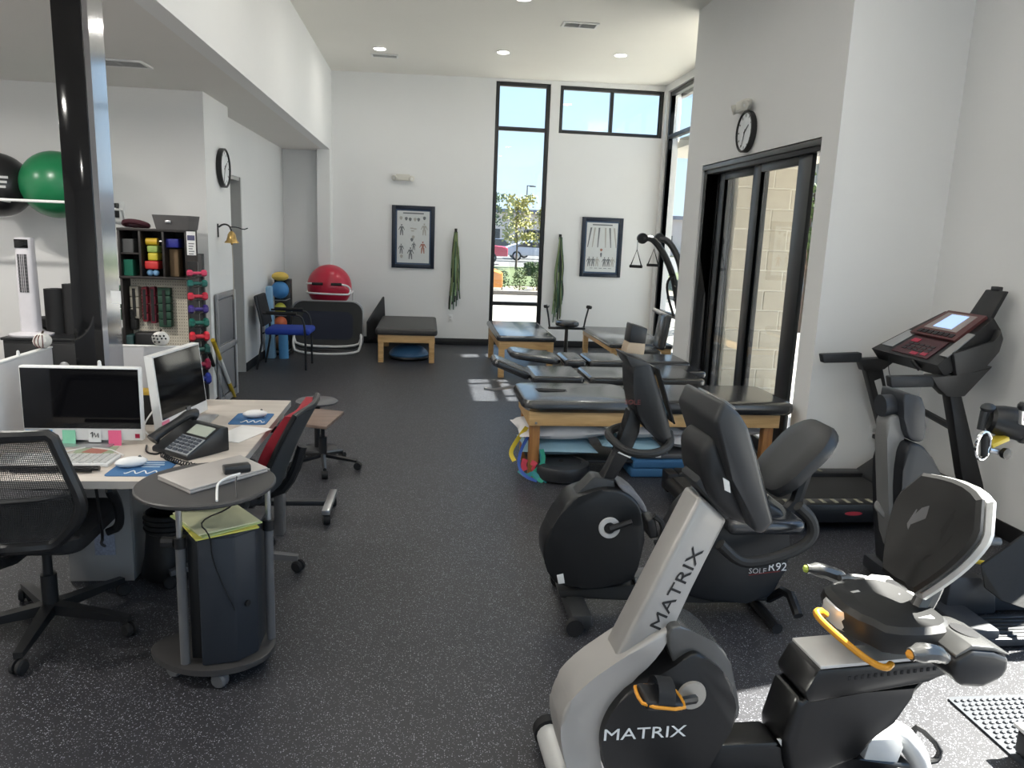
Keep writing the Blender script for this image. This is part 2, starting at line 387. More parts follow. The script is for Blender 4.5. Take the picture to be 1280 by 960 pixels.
# ------------------------------------------------------------------ ceiling fixtures
LAMPM = M('lamp_diffuser', (.9,.88,.82), .4, emit=(1,.95,.86), estr=22)
def downlight(x, y, z, label, first=True, watts=None, group='recessed ceiling downlights'):
    t = thing('downlight', label, 'ceiling light', (x, y, z), group)
    part('trim_ring', MB().lathe([(.085,-.002),(.095,-.006),(.075,-.010),(.070,-.004)], (x, y, z), n=20), WHITE, t)
    part('lens', MB().lathe([(.0,-.013),(.06,-.013),(.069,-.009),(.069,-.001),(0,-.001)], (x, y, z), n=20), LAMPM, t)
    l = bpy.data.lights.new('downlight_lamp', 'AREA'); l.shape = 'DISK'; l.size = .13; l.energy = watts or LAMP_W; l.color = (1,.965,.90); l.spread = math.radians(170)
    lo = bpy.data.objects.new('downlight_lamp', l); C.objects.link(lo); lo.parent = t; lo.location = (0,0,-.015)
    return t
seen = {(-.61,9.96):'recessed downlight left of the tall window, above the anatomy poster', (.89,9.83):'recessed downlight directly before the tall window',
        (2.32,9.68):'recessed downlight before the wide high window', (.87,7.65):'recessed downlight cut by the top edge of the picture'}
for (x, y), lb in seen.items(): downlight(x, y, cz(x), lb)
for y in (7.65, 5.4, 3.1, .8, -1.5):
    for x in (-.35, .87) if y > 4 else (-.35, .87, 2.0):
        if (x, y) != (.87, 7.65): downlight(x, y, cz(x), 'recessed round downlight in the high ceiling overhead, out of view')
for x, y in ((-2.7, 4.9), (-2.7, 2.2), (-4.2, 4.9), (-4.2, 2.2), (-2.7,-.6)): downlight(x, y, 2.74, 'recessed round downlight in the low ceiling at left', watts=30, group='low ceiling downlights')
def vent(c, sx, sy, z, label, tilt=0):
    t = thing('ceiling_vent', label, 'vent', (c[0], c[1], z), 'ceiling vents')
    x, y = c
    part('vent_frame', MB().box((x-sx, y-sy, z-.012), (x+sx, y-sy*.72, z-.001), .002).box((x-sx, y+sy*.72, z-.012), (x+sx, y+sy, z-.001), .002)
         .box((x-sx, y-sy*.72, z-.012), (x-sx*.86, y+sy*.72, z-.001), .002).box((x+sx*.86, y-sy*.72, z-.012), (x+sx, y+sy*.72, z-.001), .002), WHITE, t)
    part('backing', MB().box((x-sx*.86, y-sy*.72, z-.002), (x+sx*.86, y+sy*.72, z-.0005)), M('vent_dark', (.05,.05,.05), .8), t)
    part('divider', MB().box((x-.01, y-sy*.72, z-.010), (x+.01, y+sy*.72, z-.003)), WHITE, t)
    for i in range(6):
        yy = y - sy*.72 + (i+.5)*sy*1.44/6
        part('slat', MB().box((x-sx*.86, yy-.002, z-.011), (x+sx*.86, yy+.010, z-.009), rot=rotx(35)), M('vent_slat', (.62,.62,.61), .5), t)
vent((1.57, 8.45), .19, .10, cz(1.57), 'rectangular white ceiling vent right of the room centre'); vent((-.57, 10.33), .17, .08, cz(-.57), 'small rectangular ceiling vent behind the left downlight')
vent((-2.16, 5.9), .19, .12, 2.74, 'vent in the low ceiling beside the black column')
# ------------------------------------------------------------------ outside
CONC = M('concrete', (.23,.21,.18), .85, var=.12, vscale=4); ASPH = M('asphalt', (.10,.097,.094), .9, var=.15, vscale=3)
GRASSM = M('grass', (.065,.085,.025), .9, var=.4, vscale=3); BLOCKM = M('cream_block', (.34,.31,.245), .85, var=.14, vscale=9, bump=.5, bscale=60)
MORTAR = M('mortar', (.46,.43,.36), .9)
g = single('pavement', MB().box((-40, YF+.22, -.14), (60, 22.3, -.04)), CONC, 'pale concrete pavement outside the tall window', 'pavement'); g['kind'] = 'structure'
def strip(n, x0, x1, y0, y1, z, mt, lb):
    o = single(n, MB().box((x0, y0, -.14), (x1, y1, z)), mt, lb, n.replace('_', ' ')); o['kind'] = 'structure'; return o
g = single('patio', MB().box((XD+.21, YC+.21, -.14), (60, YN-.21, -.04)).box((3.75, -30, -.14), (60, YC+.2, -.04)).box((XN+.21, YN-.2, -.14), (60, YF+.21, -.04)), M('bounce_concrete', (.38,.365,.34), .85, var=.1, vscale=4), 'concrete patio outside the sliding door, made pale to bounce daylight inside', 'patio'); g['kind'] = 'structure'  # ground mostly out of view, made pale to bounce daylight indoors
strip('planting_bed', -40, 60, 22.3, 26.0, -.02, M('mulch', (.22,.18,.13), .95, var=.3, vscale=8), 'mulched planting bed across the drive')
strip('lawn', -40, 60, 26.0, 42.0, .0, GRASSM, 'sunny lawn strip beyond the planting bed')
strip('parking_lot', -60, 90, 42.0, 92.0, -.12, ASPH, 'asphalt parking lot with parked cars')
strip('far_lawn', -90, 140, 92.0, 200.0, .0, GRASSM, 'far green verge behind the parking lot')
single('kerb', MB().box((-40, 22.2, -.04), (60, 22.4, .08), .02), CONC, 'long concrete kerb edging the planting bed', 'kerb', org=(10,22.3,0))
# block pier carrying the canopy outside the sliding door
PX0, PX1, PY0, PY1 = 3.10, 3.86, 7.56, 7.95
t = thing('block_pier', 'cream concrete block pier outside the sliding glass door', 'pier', ((PX0+PX1)/2, PY0+.2, -.04))
part('mortar_core', MB().box((PX0+.004, PY0+.005, -.04), (PX1-.004, PY1-.004, 2.5)), MORTAR, t)
bz = -.04; k = 0
while bz < 2.47:
    h = .206; xs = [PX0, PX0+.38, PX1] if k % 2 else [PX0, PX0+.19, PX0+.57, PX1]
    for a, b in zip(xs, xs[1:]): part('block', MB().box((a+.005, PY0+random.uniform(-.003,.003), bz+.006), (b-.005, PY1, min(bz+h-.006, 2.5)), .006, seg=1), BLOCKM, t)
    bz += h; k += 1
single('canopy', MB().box((XD+.21, YC+.21, 2.5), (4.75, PY0-.01, 2.85), .01), M('canopy_stucco', (.66,.62,.54), .9), 'flat stucco canopy above the patio outside the sliding door', 'canopy', org=(4,5,2.5))
single('upper_fascia', MB().box((XN+.21, PY1, 3.74), (XN+.28, YF+.6, 3.98)), M('fascia', (.16,.155,.15), .6), 'dark roof overhang above the side window', 'roof overhang', org=(3.7,9,3.7))
for ya, yb, lb in ((PY1+.01, 9.68, 'nearer flat slab added outside the side window to block sun'), (10.1, 12.6, 'farther flat slab added outside the side window to block sun')): single('sun_blocker', MB().box((XN+.22, ya, 3.02), (6.4, yb, 3.16), .01), MATS['canopy_stucco'], lb, 'sun_blocker', org=(4,ya,3.0))  # added slabs that block the sun; the gap lets one patch through
FENCE = M('grey_screen', (.25,.25,.25), .7)
def bush(c, r, h, lb, mt, n=420, s=.06, stems=False, grp=None, seed=1):
    rnd = random.Random(seed); x, y, z = c
    t = thing('shrub', lb, 'shrub', (x, y, z), grp)
    mb = MB()
    for i in range(n):
        a = rnd.uniform(0, 6.283); q = math.sqrt(rnd.random()); hh = rnd.random()
        rr = r*q*(1-.35*hh); p = V(x+rr*math.cos(a), y+rr*math.sin(a), z+.05+h*hh)
        d = V(rnd.gauss(0,1), rnd.gauss(0,1), rnd.gauss(.4,.7)).normalized(); e_ = d.cross(V(rnd.gauss(0,1), rnd.gauss(0,1), rnd.gauss(0,1))).normalized()
        mb.quad([p, p+d*s*.5+e_*s*.35, p+d*s, p+d*s*.5-e_*s*.35])
    f = part('foliage', mb, mt, t, smooth=0); f['kind'] = 'stuff'
    part('stem', MB().cyl((x,y,z-.03),(x,y,z+h*.5), .02, .01, 6), M('bark', (.10,.07,.05), .9), t); return t
LEAFY = M('yellow_leaf', (.34,.31,.09), .7, var=.5, vscale=3); LEAFG = M('green_leaf', (.08,.12,.035), .7, var=.5, vscale=3); LEAFD = M('dark_leaf', (.06,.10,.03), .7, var=.4, vscale=4)
def tree(px, Y, h, cr, crx, lb, mt, seed, n=950, s=.17, trunk=.06, low=.42):
    rnd = random.Random(seed); b = pY(px, 300, Y); x = b.x; y = Y; z = 0
    t = thing('tree', lb, 'tree', (x, y, z), 'trees beyond the tall window')
    tr = MB().tube([(x,y,-.05),(x+.03,y,h*.3),(x-.04,y,h*.6),(x,y,h*.9)], [trunk, trunk*.8, trunk*.5, trunk*.3], 7)
    for i in range(9):
        a = rnd.uniform(0,6.283); z0 = h*rnd.uniform(low*.8,.8); L_ = crx*rnd.uniform(.5,.9)
        tr.tube([(x,y,z0),(x+math.cos(a)*L_*.5,y+math.sin(a)*L_*.5,z0+L_*.4),(x+math.cos(a)*L_,y+math.sin(a)*L_,z0+L_*.65)], [trunk*.35, trunk*.2, trunk*.1], 5)
    part('trunk', tr, M('bark', (.10,.07,.05), .9), t)
    mb = MB(); cl = [(V(rnd.gauss(0,.42)*crx, rnd.gauss(0,.42)*crx, h*rnd.uniform(low, .98)), rnd.uniform(.25,.5)*crx) for _ in range(26)]
    for i in range(n):
        c0, r0 = rnd.choice(cl); p = V(x,y,z)+c0+V(rnd.gauss(0,.5), rnd.gauss(0,.5), rnd.gauss(0,.4))*r0
        d = V(rnd.gauss(0,1), rnd.gauss(0,1), rnd.gauss(0,.8)).normalized(); e_ = d.cross(V(rnd.gauss(0,1), rnd.gauss(0,1), rnd.gauss(0,1))).normalized()
        mb.quad([p, p+d*s*.5+e_*s*.35, p+d*s, p+d*s*.5-e_*s*.35])
    f = part('foliage', mb, mt, t, smooth=0); f['kind'] = 'stuff'
tree(646, 39.0, 3.6, .9, .85, 'young yellow-green tree in the middle of the tall window', LEAFY, 3)
tree(679, 41.0, 3.3, .9, .6, 'yellow-green tree at the right edge of the tall window', LEAFY, 5)
tree(610, 45.0, 4.6, .9, .7, 'green tree cut by the left frame of the tall window', LEAFG, 8)
for i, (px, Y, h) in enumerate(((628, 24.0, .5), (650, 23.6, .62), (672, 24.2, .5))):
    p = pY(px, 340, Y); bush((p.x, Y, .0), .26, h, ('low leafy shrub at the left, nearest the orange car', 'middle and tallest of the three kerbside shrubs', 'leafy shrub at the right end of the kerbside row')[i], LEAFG, 380, .07, grp='shrubs by the kerb', seed=i)
p = pY(665, 320, 33.0); bush((p.x, 33.0, -.02), .42, .5, 'clipped dark hedge bush on the lawn before the blue car', LEAFD, 1500, .10, seed=9)
for i, q in enumerate(((909, 330, 13.0), (909, 250, 22.0))):
    p = pY(q[0], q[1], q[2]); 
tree(910, 22.0, 4.6, 1, .8, 'green tree glimpsed between the sliding door and the block pier', LEAFG, 12)
tree(1012, 14.5, 3.0, 1, .8, 'green tree glimpsed right of the sliding door frame', LEAFG, 14)
# vehicles
def car(px, Y, L_, h, col, lb, rz=0, pickup=False, cat='car', dx=0):
    x = pY(px, 320, Y).x + dx
    t = thing('pickup_truck' if pickup else 'parked_car', lb, cat, (x, Y, -.04), 'vehicles in the parking lot')
    cm = M('paint_%s' % '_'.join(str(int(c*99)) for c in col), col, .25, var=.03, coat=.5); z0 = -.04; w_ = .88
    a = L_/2
    if pickup: pr = [(-a,.45),(a,.45),(a,.95),(a*.93,1.05),(a*.45,1.1),(a*.28,h),(-a*.12,h),(-a*.2,1.08),(-a,1.05)]
    else: pr = [(-a,.38),(a,.38),(a,.78),(a*.62,.93),(a*.28,h*.98),(-a*.35,h),(-a*.78,1.0),(-a,.9)]
    part('body', MB().prism([(x+u, Y-w_, z0+z) for u, z in pr], (0, 2*w_, 0), .05), cm, t)
    gm = M('car_glass', (.02,.025,.03), .1)
    wp = [(a*.40,1.06),(a*.25,h-.08),(-a*.09,h-.08),(-a*.13,1.06)] if pickup else [(a*.5,.95),(a*.25,h-.07),(-a*.33,h-.05),(-a*.66,.98)]
    part('side_window', MB().prism([(x+u, Y-w_-.01, z0+z) for u, z in wp], (0, .02, 0)), gm, t)
    for u in (-a*.62, a*.62):
        wv = part('wheel', MB().lathe([(.0,0),(.33,0),(.34,.04),(.34,.2),(0,.2)], (x+u, Y-w_-.03, z0+.34), (0,1,0), 20), RUBBER, t)
        part('rim', MB().lathe([(0,0),(.2,0),(.22,.01),(.22,.02),(0,.02)], (x+u, Y-w_-.045, z0+.34), (0,1,0), 14), STEEL, wv)
    part('bumper', MB().box((x-a-.05, Y-w_+.05, z0+.42), (x-a+.1, Y+w_-.05, z0+.6), .03), M('bumper', (.3,.3,.3), .4), t)
    part('tail_light', MB().box((x-a-.02, Y-w_+.02, z0+.75), (x-a+.02, Y-w_+.2, z0+.95), .01), M('tail_light', (.5,.02,.02), .3), t)
car(629, 48.0, 5.4, 1.6, (.60,.05,.09), 'red pickup truck parked at the left of the tall window', pickup=True, cat='truck', dx=-2.5)
car(668, 62.0, 4.4, 1.45, (.05,.14,.60), 'blue car parked behind the hedge bush', dx=.4)
car(652, 55.0, 4.4, 1.4, (.55,.57,.60), 'white car parked between the red truck and the blue car', dx=.9)
car(626, 60.0, 4.6, 1.5, (.15,.16,.2), 'dark car parked behind the red truck', dx=-.5)
car(612, 20.3, 4.3, 1.25, (.62,.22,.03), 'orange car close outside, cut by the left window frame', dx=-1.86)
# lamp posts and far buildings
def lamppost(px, Y, h, lb):
    x = pY(px, 250, Y).x
    t = thing('street_lamp', lb, 'street lamp', (x, Y, -.04), 'parking lot lamps')
    dm = M('lamp_bronze', (.12,.11,.10), .5)
    part('pole', MB().cyl((x,Y,-.04),(x,Y,h), .085, .06, 8), dm, t); part('arm', MB().box((x-.05,Y-.05,h-.08),(x+.75,Y+.05,h)), dm, t); part('lamp_head', MB().box((x+.25,Y-.18,h-.16),(x+.95,Y+.18,h-.04), .02), dm, t)
lamppost(646.5, 66.0, 4.85, 'tall parking lot lamp on a dark pole behind the yellow tree'); lamppost(658.5, 88.0, 7.4, 'distant parking lot lamp right of the nearer one')
x = pY(660, 290, 95).x
t = thing('far_building', 'long low pinkish building with a dark roof edge across the lot', 'building', (x, 95, 0))
part('wall', MB().box((x-30, 95, 0), (x+40, 110, 4.5)), M('pink_stucco', (.72,.58,.52), .9), t); part('roof_edge', MB().box((x-30.4, 94.6, 4.5), (x+40.4, 110.4, 4.95)), M('roof_grey', (.22,.22,.27), .8), t)
for i in range(12): part('window', MB().box((x-28+i*5.5, 94.93, 1.0), (x-25.5+i*5.5, 95.02, 2.5)), M('car_glass', (.02,.025,.03), .1), t)
xx = pX(1000, 300, 9).x
t = thing('neighbour_building', 'pale building glimpsed through the side window and beside the pier', 'building', (16, 26, 0))
part('wall', MB().box((13, 24, -.04), (30, 34, 4.6)), M('tan_stucco', (.36,.33,.29), .9), t); part('parapet', MB().box((12.8, 23.8, 4.6), (30.2, 34.2, 4.9)), M('roof_grey', (.22,.22,.27), .8), t)
for i in range(4): part('window', MB().box((14.2+i*3.6, 23.94, 1.0), (16.4+i*3.6, 24.05, 2.6)), M('car_glass', (.02,.025,.03), .1), t)
# ------------------------------------------------------------------ treatment tables and what lies under them
def rrect(x0, x1, y0, y1, z, r, n=5, rl=None):
    pts = []
    for cx, cy, a0, rr in ((x1-r, y1-r, 0, r), (x0+r, y1-r, 90, r), (x0+r, y0+r, 180, r), (x1-r, y0+r, 270, r)):
        for i in range(n+1):
            a = math.radians(a0+90*i/n); pts.append((cx+rr*math.cos(a), cy+rr*math.sin(a), z))
    return pts
def cushion(x0, x1, y0, y1, z0, z1, r=.07, e=.03):
    """padded slab with a rolled edge"""
    mb = MB(); rings = []
    for inset, z in ((e*.7, z0), (e*.15, z0+(z1-z0)*.2), (0, z0+(z1-z0)*.5), (e*.2, z0+(z1-z0)*.8), (e, z1), (e*2.2, z1+.004)):
        rings.append(rrect(x0+inset, x1-inset, y0+inset, y1-inset, z, max(r-inset, .012)))
    return mb.loft(rings)
def leg(mb, x, y, s, z): return mb.box((x-s, y-s, 0), (x+s, y+s, z), .004)
# near table with the face hole
TY0, TY1 = 4.90, 5.58; TZ = .575
TXL = pz(652, 497, TZ).x; TXR = pz(984, 499, TZ).x
t = thing('treatment_table', 'long black padded treatment table with face hole, pillows stacked beneath it', 'treatment table', ((TXL+TXR)/2, (TY0+TY1)/2, 0))
xm = pz(769, 475, TZ).x
hx, hy = pz(677, 475, TZ).x, (TY0+TY1)/2+.02
def head_pad():
    n = 28; mb = MB(); rings = []
    base = rrect(TXL, xm-.006, TY0, TY1, 0, .10, 6); m_ = len(base)
    def outer(i_, z):
        return [V(p[0] + (.0 if abs(p[0]-(TXL+xm)/2) < 1e-6 else (i_ if p[0] < (TXL+xm)/2 else -i_)), p[1] + (i_ if p[1] < hy-.02 else -i_), z) for p in base]
    def inner(r1, r2, z):
        return [V(hx+r1*math.cos(a), hy+r2*math.sin(a), z) for a in (math.atan2(p[1]-hy, p[0]-hx) for p in base)]
    z0, z1 = TZ-.085, TZ
    seq = [inner(.125,.075,z0), outer(.03,z0), outer(.0,z0+.03), outer(.0,z0+.05), outer(.012,z1-.006), outer(.035,z1), inner(.135,.085,z1), inner(.12,.07,z1-.015), inner(.12,.07,z0)]
    mb.loft(seq, cap=False); return mb
part('head_cushion', head_pad(), VINYL, t); part('cushion', cushion(xm+.006, TXR, TY0, TY1, TZ-.085, TZ, .09, .03), VINYL, t)
fx0, fx1, fy0, fy1 = TXL+.05, TXR-.10, TY0+.05, TY1-.05
part('front_rail', MB().box((fx0, fy0, TZ-.185), (fx1, fy0+.03, TZ-.086), .003), WOOD, t); part('back_rail', MB().box((fx0, fy1-.03, TZ-.185), (fx1, fy1, TZ-.086), .003), WOOD, t)
part('end_rail', MB().box((fx0, fy0+.03, TZ-.185), (fx0+.03, fy1-.03, TZ-.086), .003), WOOD, t); part('end_rail', MB().box((fx1-.03, fy0+.03, TZ-.185), (fx1, fy1-.03, TZ-.086), .003), WOOD, t)
for x, y in ((fx0+.05, fy0+.065), (fx1-.06, fy0+.065), (fx0+.05, fy1-.065), (fx1-.06, fy1-.065)):
    part('leg', leg(MB(), x, y, .035, TZ-.10), WOODV, t)
part('under_shelf', MB().box((fx0+.02, fy0+.09, .10), (xm+.02, fy1-.09, .118), .002), SATIN, t, 'black shelf board low between the legs')
part('bolt', MB().lathe([(0,0),(.009,.001),(.009,.004),(0,.005)], (fx0+.05, fy0, TZ-.165), (0,-1,0), 8), STEEL, t)
# pillows
PILW = M('white_pillowcase', (.72,.70,.70), .8, var=.05, bump=.3, bscale=25); PILB = M('pale_blue_pillowcase', (.30,.47,.56), .7, var=.08, bump=.3, bscale=25)
def pillow(c, sx, sy, sz, rz, tilt, mt, label, seed=0, grp='pillows under the treatment table'):
    rnd = random.Random(seed); mb = MB(); n, m_ = 16, 12; R = rotz(rz) @ roty(tilt); c = V(*c); g = {}
    for k in (0, 1):
        for i in range(n+1):
            for j in range(m_+1):
                u, v = -1+2*i/n, -1+2*j/m_
                e = (1-abs(u)**2.6)*(1-abs(v)**2.6); h = sz*max(e, 0)**.55*(1+.10*math.sin(5*u+seed)+.08*math.sin(7*v+seed*2))
                pin = 1-.07*(1-abs(v))*abs(u)**4; pin2 = 1-.07*(1-abs(u))*abs(v)**4
                g[k, i, j] = mb.bm.verts.new(c + R @ V(u*sx*pin, v*sy*pin2, (h if k else -h*.8)))
    for k in (0, 1):
        for i in range(n):
            for j in range(m_):
                q = [g[k,i,j], g[k,i+1,j], g[k,i+1,j+1], g[k,i,j+1]]; mb.bm.faces.new(q if k else q[::-1])
    bmesh.ops.remove_doubles(mb.bm, verts=mb.bm.verts, dist=1e-5)
    return single('pillow', mb, mt, label, 'pillow', org=c, group=grp, smooth=80)
yc = (TY0+TY1)/2
pillow((TXL+.32, yc+.02, .308), .33, .25, .078, 2, -2, PILW, 'white pillow at the left end under the treatment table', 1)
pillow((TXL+.30, yc+.02, .18), .27, .23, .058, -2, 0, PILB, 'pale blue pillow beneath the leftmost white pillow', 2)
pillow((TXL+.93, yc+.02, .318), .26, .24, .062, 4, 0, PILW, 'white pillow in the middle, top of its pile under the table', 3)
pillow((TXL+.82, yc-.02, .215), .24, .23, .05, 0, 6, PILB, 'pale blue pillow drooping in the middle under the table', 4)
pillow((TXL+1.32, yc+.02, .232), .25, .24, .07, -4, 4, PILW, 'white pillow right of the drooping blue pillow', 5)
pillow((TXL+1.60, yc+.03, .33), .20, .22, .05, 0, 2, PILW, 'white pillow at the right end, in sun before the glass door', 6)
# black balance disc, blue foam pads
t = thing('balance_disc', 'round black balance disc on the floor under the table', 'balance disc', (TXL+.24, TY0+.02, 0))
cx_, cy_ = TXL+.30, TY0+.12
part('disc', MB().lathe([(.14,0),(.185,.02),(.20,.06),(.205,.09),(.195,.115),(.15,.125),(.14,.118),(.05,.122),(0,.122)], (cx_, cy_, 0), n=32), M('disc_black', (.03,.031,.034), .3), t)
part('valve', MB().lathe([(.0,.121),(.018,.121),(.015,.128),(0,.128)], (cx_, cy_, 0), n=10), RUBBER, t)
BLUEF = M('blue_foam', (.035,.13,.28), .7, var=.1)
for i, (z0, h, dx) in enumerate(((0, .065, 0), (.067, .06, .015))):
    single('foam_pad', MB().pad((xm-.02+dx, TY0+.12, z0), (xm+.62+dx, TY0+.50, z0+h), .012), BLUEF, ('lower blue foam pad on the floor under the table', 'upper blue foam pad under the grey box')[i], 'foam pad', org=(xm+.3, TY0+.3, z0))
t = thing('step_box', 'grey exercise step box lying on the blue foam pads', 'step', (xm+.3, TY0+.3, .129))
part('box', MB().pad((xm+.02, TY0+.15, .129), (xm+.62, TY0+.48, .165), .01), MGREY, t); part('sticker', MB().box((xm+.16, TY0+.148, .14), (xm+.20, TY0+.1505, .163)), WHITE, t)
# knotted therapy bands round the near left leg
lx, ly = fx0+.05, fy0+.065
BAND = {n: M('band_'+n, c, .55, var=.15) for n, c in dict(yellow=(.72,.55,.04), red=(.65,.06,.09), green=(.03,.33,.22), blue=(.04,.10,.38), teal=(.05,.30,.33)).items()}
def ribbon(path, w_, th=.002):
    mb = MB(); P = [V(*q) for q in path]
    for _ in range(2):
        q = [P[0]]
        for a, b in zip(P, P[1:]): q += [a.lerp(b,.25), a.lerp(b,.75)]
        P = q+[P[-1]]
    rings = []
    for i, p in enumerate(P):
        tn = (P[min(i+1,len(P)-1)]-P[max(i-1,0)]).normalized(); sd = tn.cross(V(.2,-1,.1)).normalized()*w_/2; nn = sd.cross(tn).normalized()*th
        rings.append([p-sd-nn, p+sd-nn, p+sd+nn, p-sd+nn])
    return mb.loft(rings)
t = thing('therapy_bands', 'tangle of coloured therapy bands tied round the table leg', 'therapy bands', (lx, ly, 0))
for n, path, w_ in (('yellow', [(lx-.05,ly+.02,.36),(lx-.11,ly+.05,.26),(lx-.16,ly+.04,.17),(lx-.13,ly,.12)], .03), ('blue', [(lx-.04,ly,.30),(lx-.09,ly+.0,.2),(lx-.11,ly-.05,.1),(lx-.06,ly-.08,.03),(lx+.02,ly-.1,.01)], .022),
                    ('green', [(lx+.05,ly-.05,.22),(lx+.07,ly-.06,.15),(lx+.03,ly-.08,.09),(lx-.02,ly-.08,.05),(lx+.06,ly-.11,.005)], .028), ('red', [(lx-.06,ly-.05,.15),(lx-.075,ly-.055,.11),(lx-.06,ly-.055,.07)], .04),
                    ('red', [(lx-.02,ly-.055,.13),(lx+.02,ly-.06,.11),(lx-.01,ly-.06,.08),(lx+.03,ly-.07,.04)], .035), ('teal', [(lx-.1,ly-.02,.06),(lx-.05,ly-.07,.03),(lx,ly-.09,.07),(lx+.04,ly-.1,.01)], .03), ('teal', [(lx+.055,ly+.02,.2),(lx+.06,ly-.06,.12),(lx+.09,ly-.07,.04),(lx+.07,ly-.12,.006)], .03)):
    part('band', ribbon(path, w_), BAND[n], t, n+' band')
# ---- adjustable table with raised head section, right behind the near one
t = thing('treatment_table', 'adjustable black treatment table with raised headrest, second from the bikes', 'treatment table', (1.5, 6.15, 0))
A = pz(640, 446, .62); 
y0, y1, zt = 5.93, 6.50, .545
part('cushion', cushion(.86, 1.30, y0, y1, zt-.06, zt, .06, .02), VINYL, t); part('cushion', cushion(1.33, 2.32, y0, y1, zt-.06, zt, .06, .02), VINYL, t)
hd = cushion(.52, .86, y0+.12, y1-.12, zt-.06, zt, .06, .02); pv = V(.86, y0, zt-.05); rr = roty(22)
hd.xf(Matrix.Translation(pv) @ rr.to_4x4() @ Matrix.Translation(-pv)); part('headrest', hd, VINYL, t)
FR = M('cream_frame', (.55,.53,.48), .5)
part('frame', MB().box((.90, y0+.06, zt-.115), (2.28, y0+.11, zt-.062), .004).box((.90, y1-.11, zt-.115), (2.28, y1-.06, zt-.062), .004), FR, t)
part('base', MB().box((.95, y0+.05, .05), (2.2, y0+.11, .11), .005).box((.95, y1-.11, .05), (2.2, y1-.05, .11), .005).box((.95, y0+.11, .05), (1.05, y1-.11, .11), .005).box((2.1, y0+.11, .05), (2.2, y1-.11, .11), .005), FR, t)
part('lift_arm', MB().tube([(1.1,y0+.12,.09),(1.8,y0+.12,zt-.1)], .025, 6).tube([(1.1,y1-.12,.09),(1.8,y1-.12,zt-.1)], .025, 6), FR, t)
part('headrest_lever', MB().tube([(.80,y0+.10,zt-.09),(.55,y0+.10,zt-.13),(.48,y0+.1,zt-.12)], .012, 6), STEEL, t)
for x in (1.0, 2.15):
    for y in (y0+.08, y1-.08): part('foot', MB().cyl((x,y,0),(x,y,.05), .03, .025, 10), RUBBER, t)
# ---- segmented table
t = thing('treatment_table', 'sectioned black chiropractic table with split padded segments', 'treatment table', (1.4, 7.35, 0))
y0, y1, zt = 7.08, 7.62, .50
xs = [pz(p, 440, zt).x for p in (632, 694, 722, 767, 838)]
hd = cushion(xs[0], xs[1]-.01, y0+.03, y1-.03, zt-.065, zt, .12, .03); pv = V(xs[1], y0, zt-.05)
hd.xf(Matrix.Translation(pv) @ roty(7).to_4x4() @ Matrix.Translation(-pv)); part('headrest', hd, VINYL, t)
for a, b in zip(xs[1:], xs[2:]): part('cushion', cushion(a+.008, b-.008, y0, y1, zt-.075, zt, .05, .025), VINYL, t)
part('face_paper', MB().loft([[(xs[0]+.13+.10*u, y0+.15+.2*v, zt+.024-.014*u) for v in (0, .5, 1)] for u in (0, .5, 1)], cap=False, closed=False), M('tissue_paper', (.8,.8,.79), .8), t, 'white face tissue on the headrest')
part('frame', MB().box((xs[1], y0+.08, zt-.15), (xs[4]-.04, y0+.14, zt-.078), .005).box((xs[1], y1-.14, zt-.15), (xs[4]-.04, y1-.08, zt-.078), .005), FR, t)
part('pedestal', MB().box((xs[1]+.15, y0+.12, .06), (xs[4]-.2, y1-.12, zt-.15), .02), FR, t); part('base', MB().box((xs[1]+.02, y0+.06, 0), (xs[4]-.06, y1-.06, .06), .01), FR, t)
part('lever', MB().tube([(xs[1]-.05,y0+.05,zt-.1),(xs[1]+.03,y0+.0,zt-.16),(xs[1]+.12,y0-.02,zt-.13)], .014, 6), STEEL, t)
# ---- small wooden tables at the far end
def woodtable(x0, x1, y0, y1, zt, label, th=.07, rail=.09, inset=.03, topm=VINYL):
    t = thing('treatment_table', label, 'treatment table', ((x0+x1)/2, (y0+y1)/2, 0))
    part('cushion', cushion(x0, x1, y0, y1, zt-th, zt, .05, .02), topm, t)
    a, b, c, d = x0+inset, x1-inset, y0+inset, y1-inset
    part('front_rail', MB().box((a, c, zt-th-rail), (b, c+.025, zt-th-.001), .003), WOOD, t); part('back_rail', MB().box((a, d-.025, zt-th-rail), (b, d, zt-th-.001), .003), WOOD, t)
    part('end_rail', MB().box((a, c+.025, zt-th-rail), (a+.025, d-.025, zt-th-.001), .003), WOOD, t); part('end_rail', MB().box((b-.025, c+.025, zt-th-rail), (b, d-.025, zt-th-.001), .003), WOOD, t)
    for x in (a+.037, b-.037):
        for y in (c+.037, d-.037): part('leg', leg(MB(), x, y, .034, zt-th-.001), WOOD, t)
    return t
woodtable(pY(469,414,9.72).x, pY(547,414,9.72).x, 9.66, 11.20, .44, 'short black topped wooden treatment table below the framed poster', .08, .10, .035, M('grey_black_vinyl', (.05,.047,.045), .5, var=.08))
woodtable(pY(621,425,8.75).x, pY(696,428,8.75).x, 8.75, 10.35, .50, 'wooden treatment table right before the tall window, its top mirroring the sky', .06, .10)
woodtable(2.16, 2.95, 8.65, 10.4, .45, 'low wooden treatment table in the corner behind the rolling stool', .05, .06)
# ---- bosu under the far table
bx = pY(511, 440, 10.0).x
t = thing('balance_trainer', 'blue half ball balance trainer under the short wooden table', 'balance trainer', (bx, 10.05, 0))
part('dome', MB().lathe([(.25,.045),(.26,.07),(.24,.11),(.19,.155),(.12,.185),(.05,.197),(0,.198)], (bx, 10.05, 0), n=28), M('blue_dome', (.05,.14,.28), .35, var=.08), t)
part('platform', MB().lathe([(.20,0),(.255,.012),(.268,.03),(.262,.05),(0,.05)], (bx, 10.05, 0), n=28), BLACK, t)
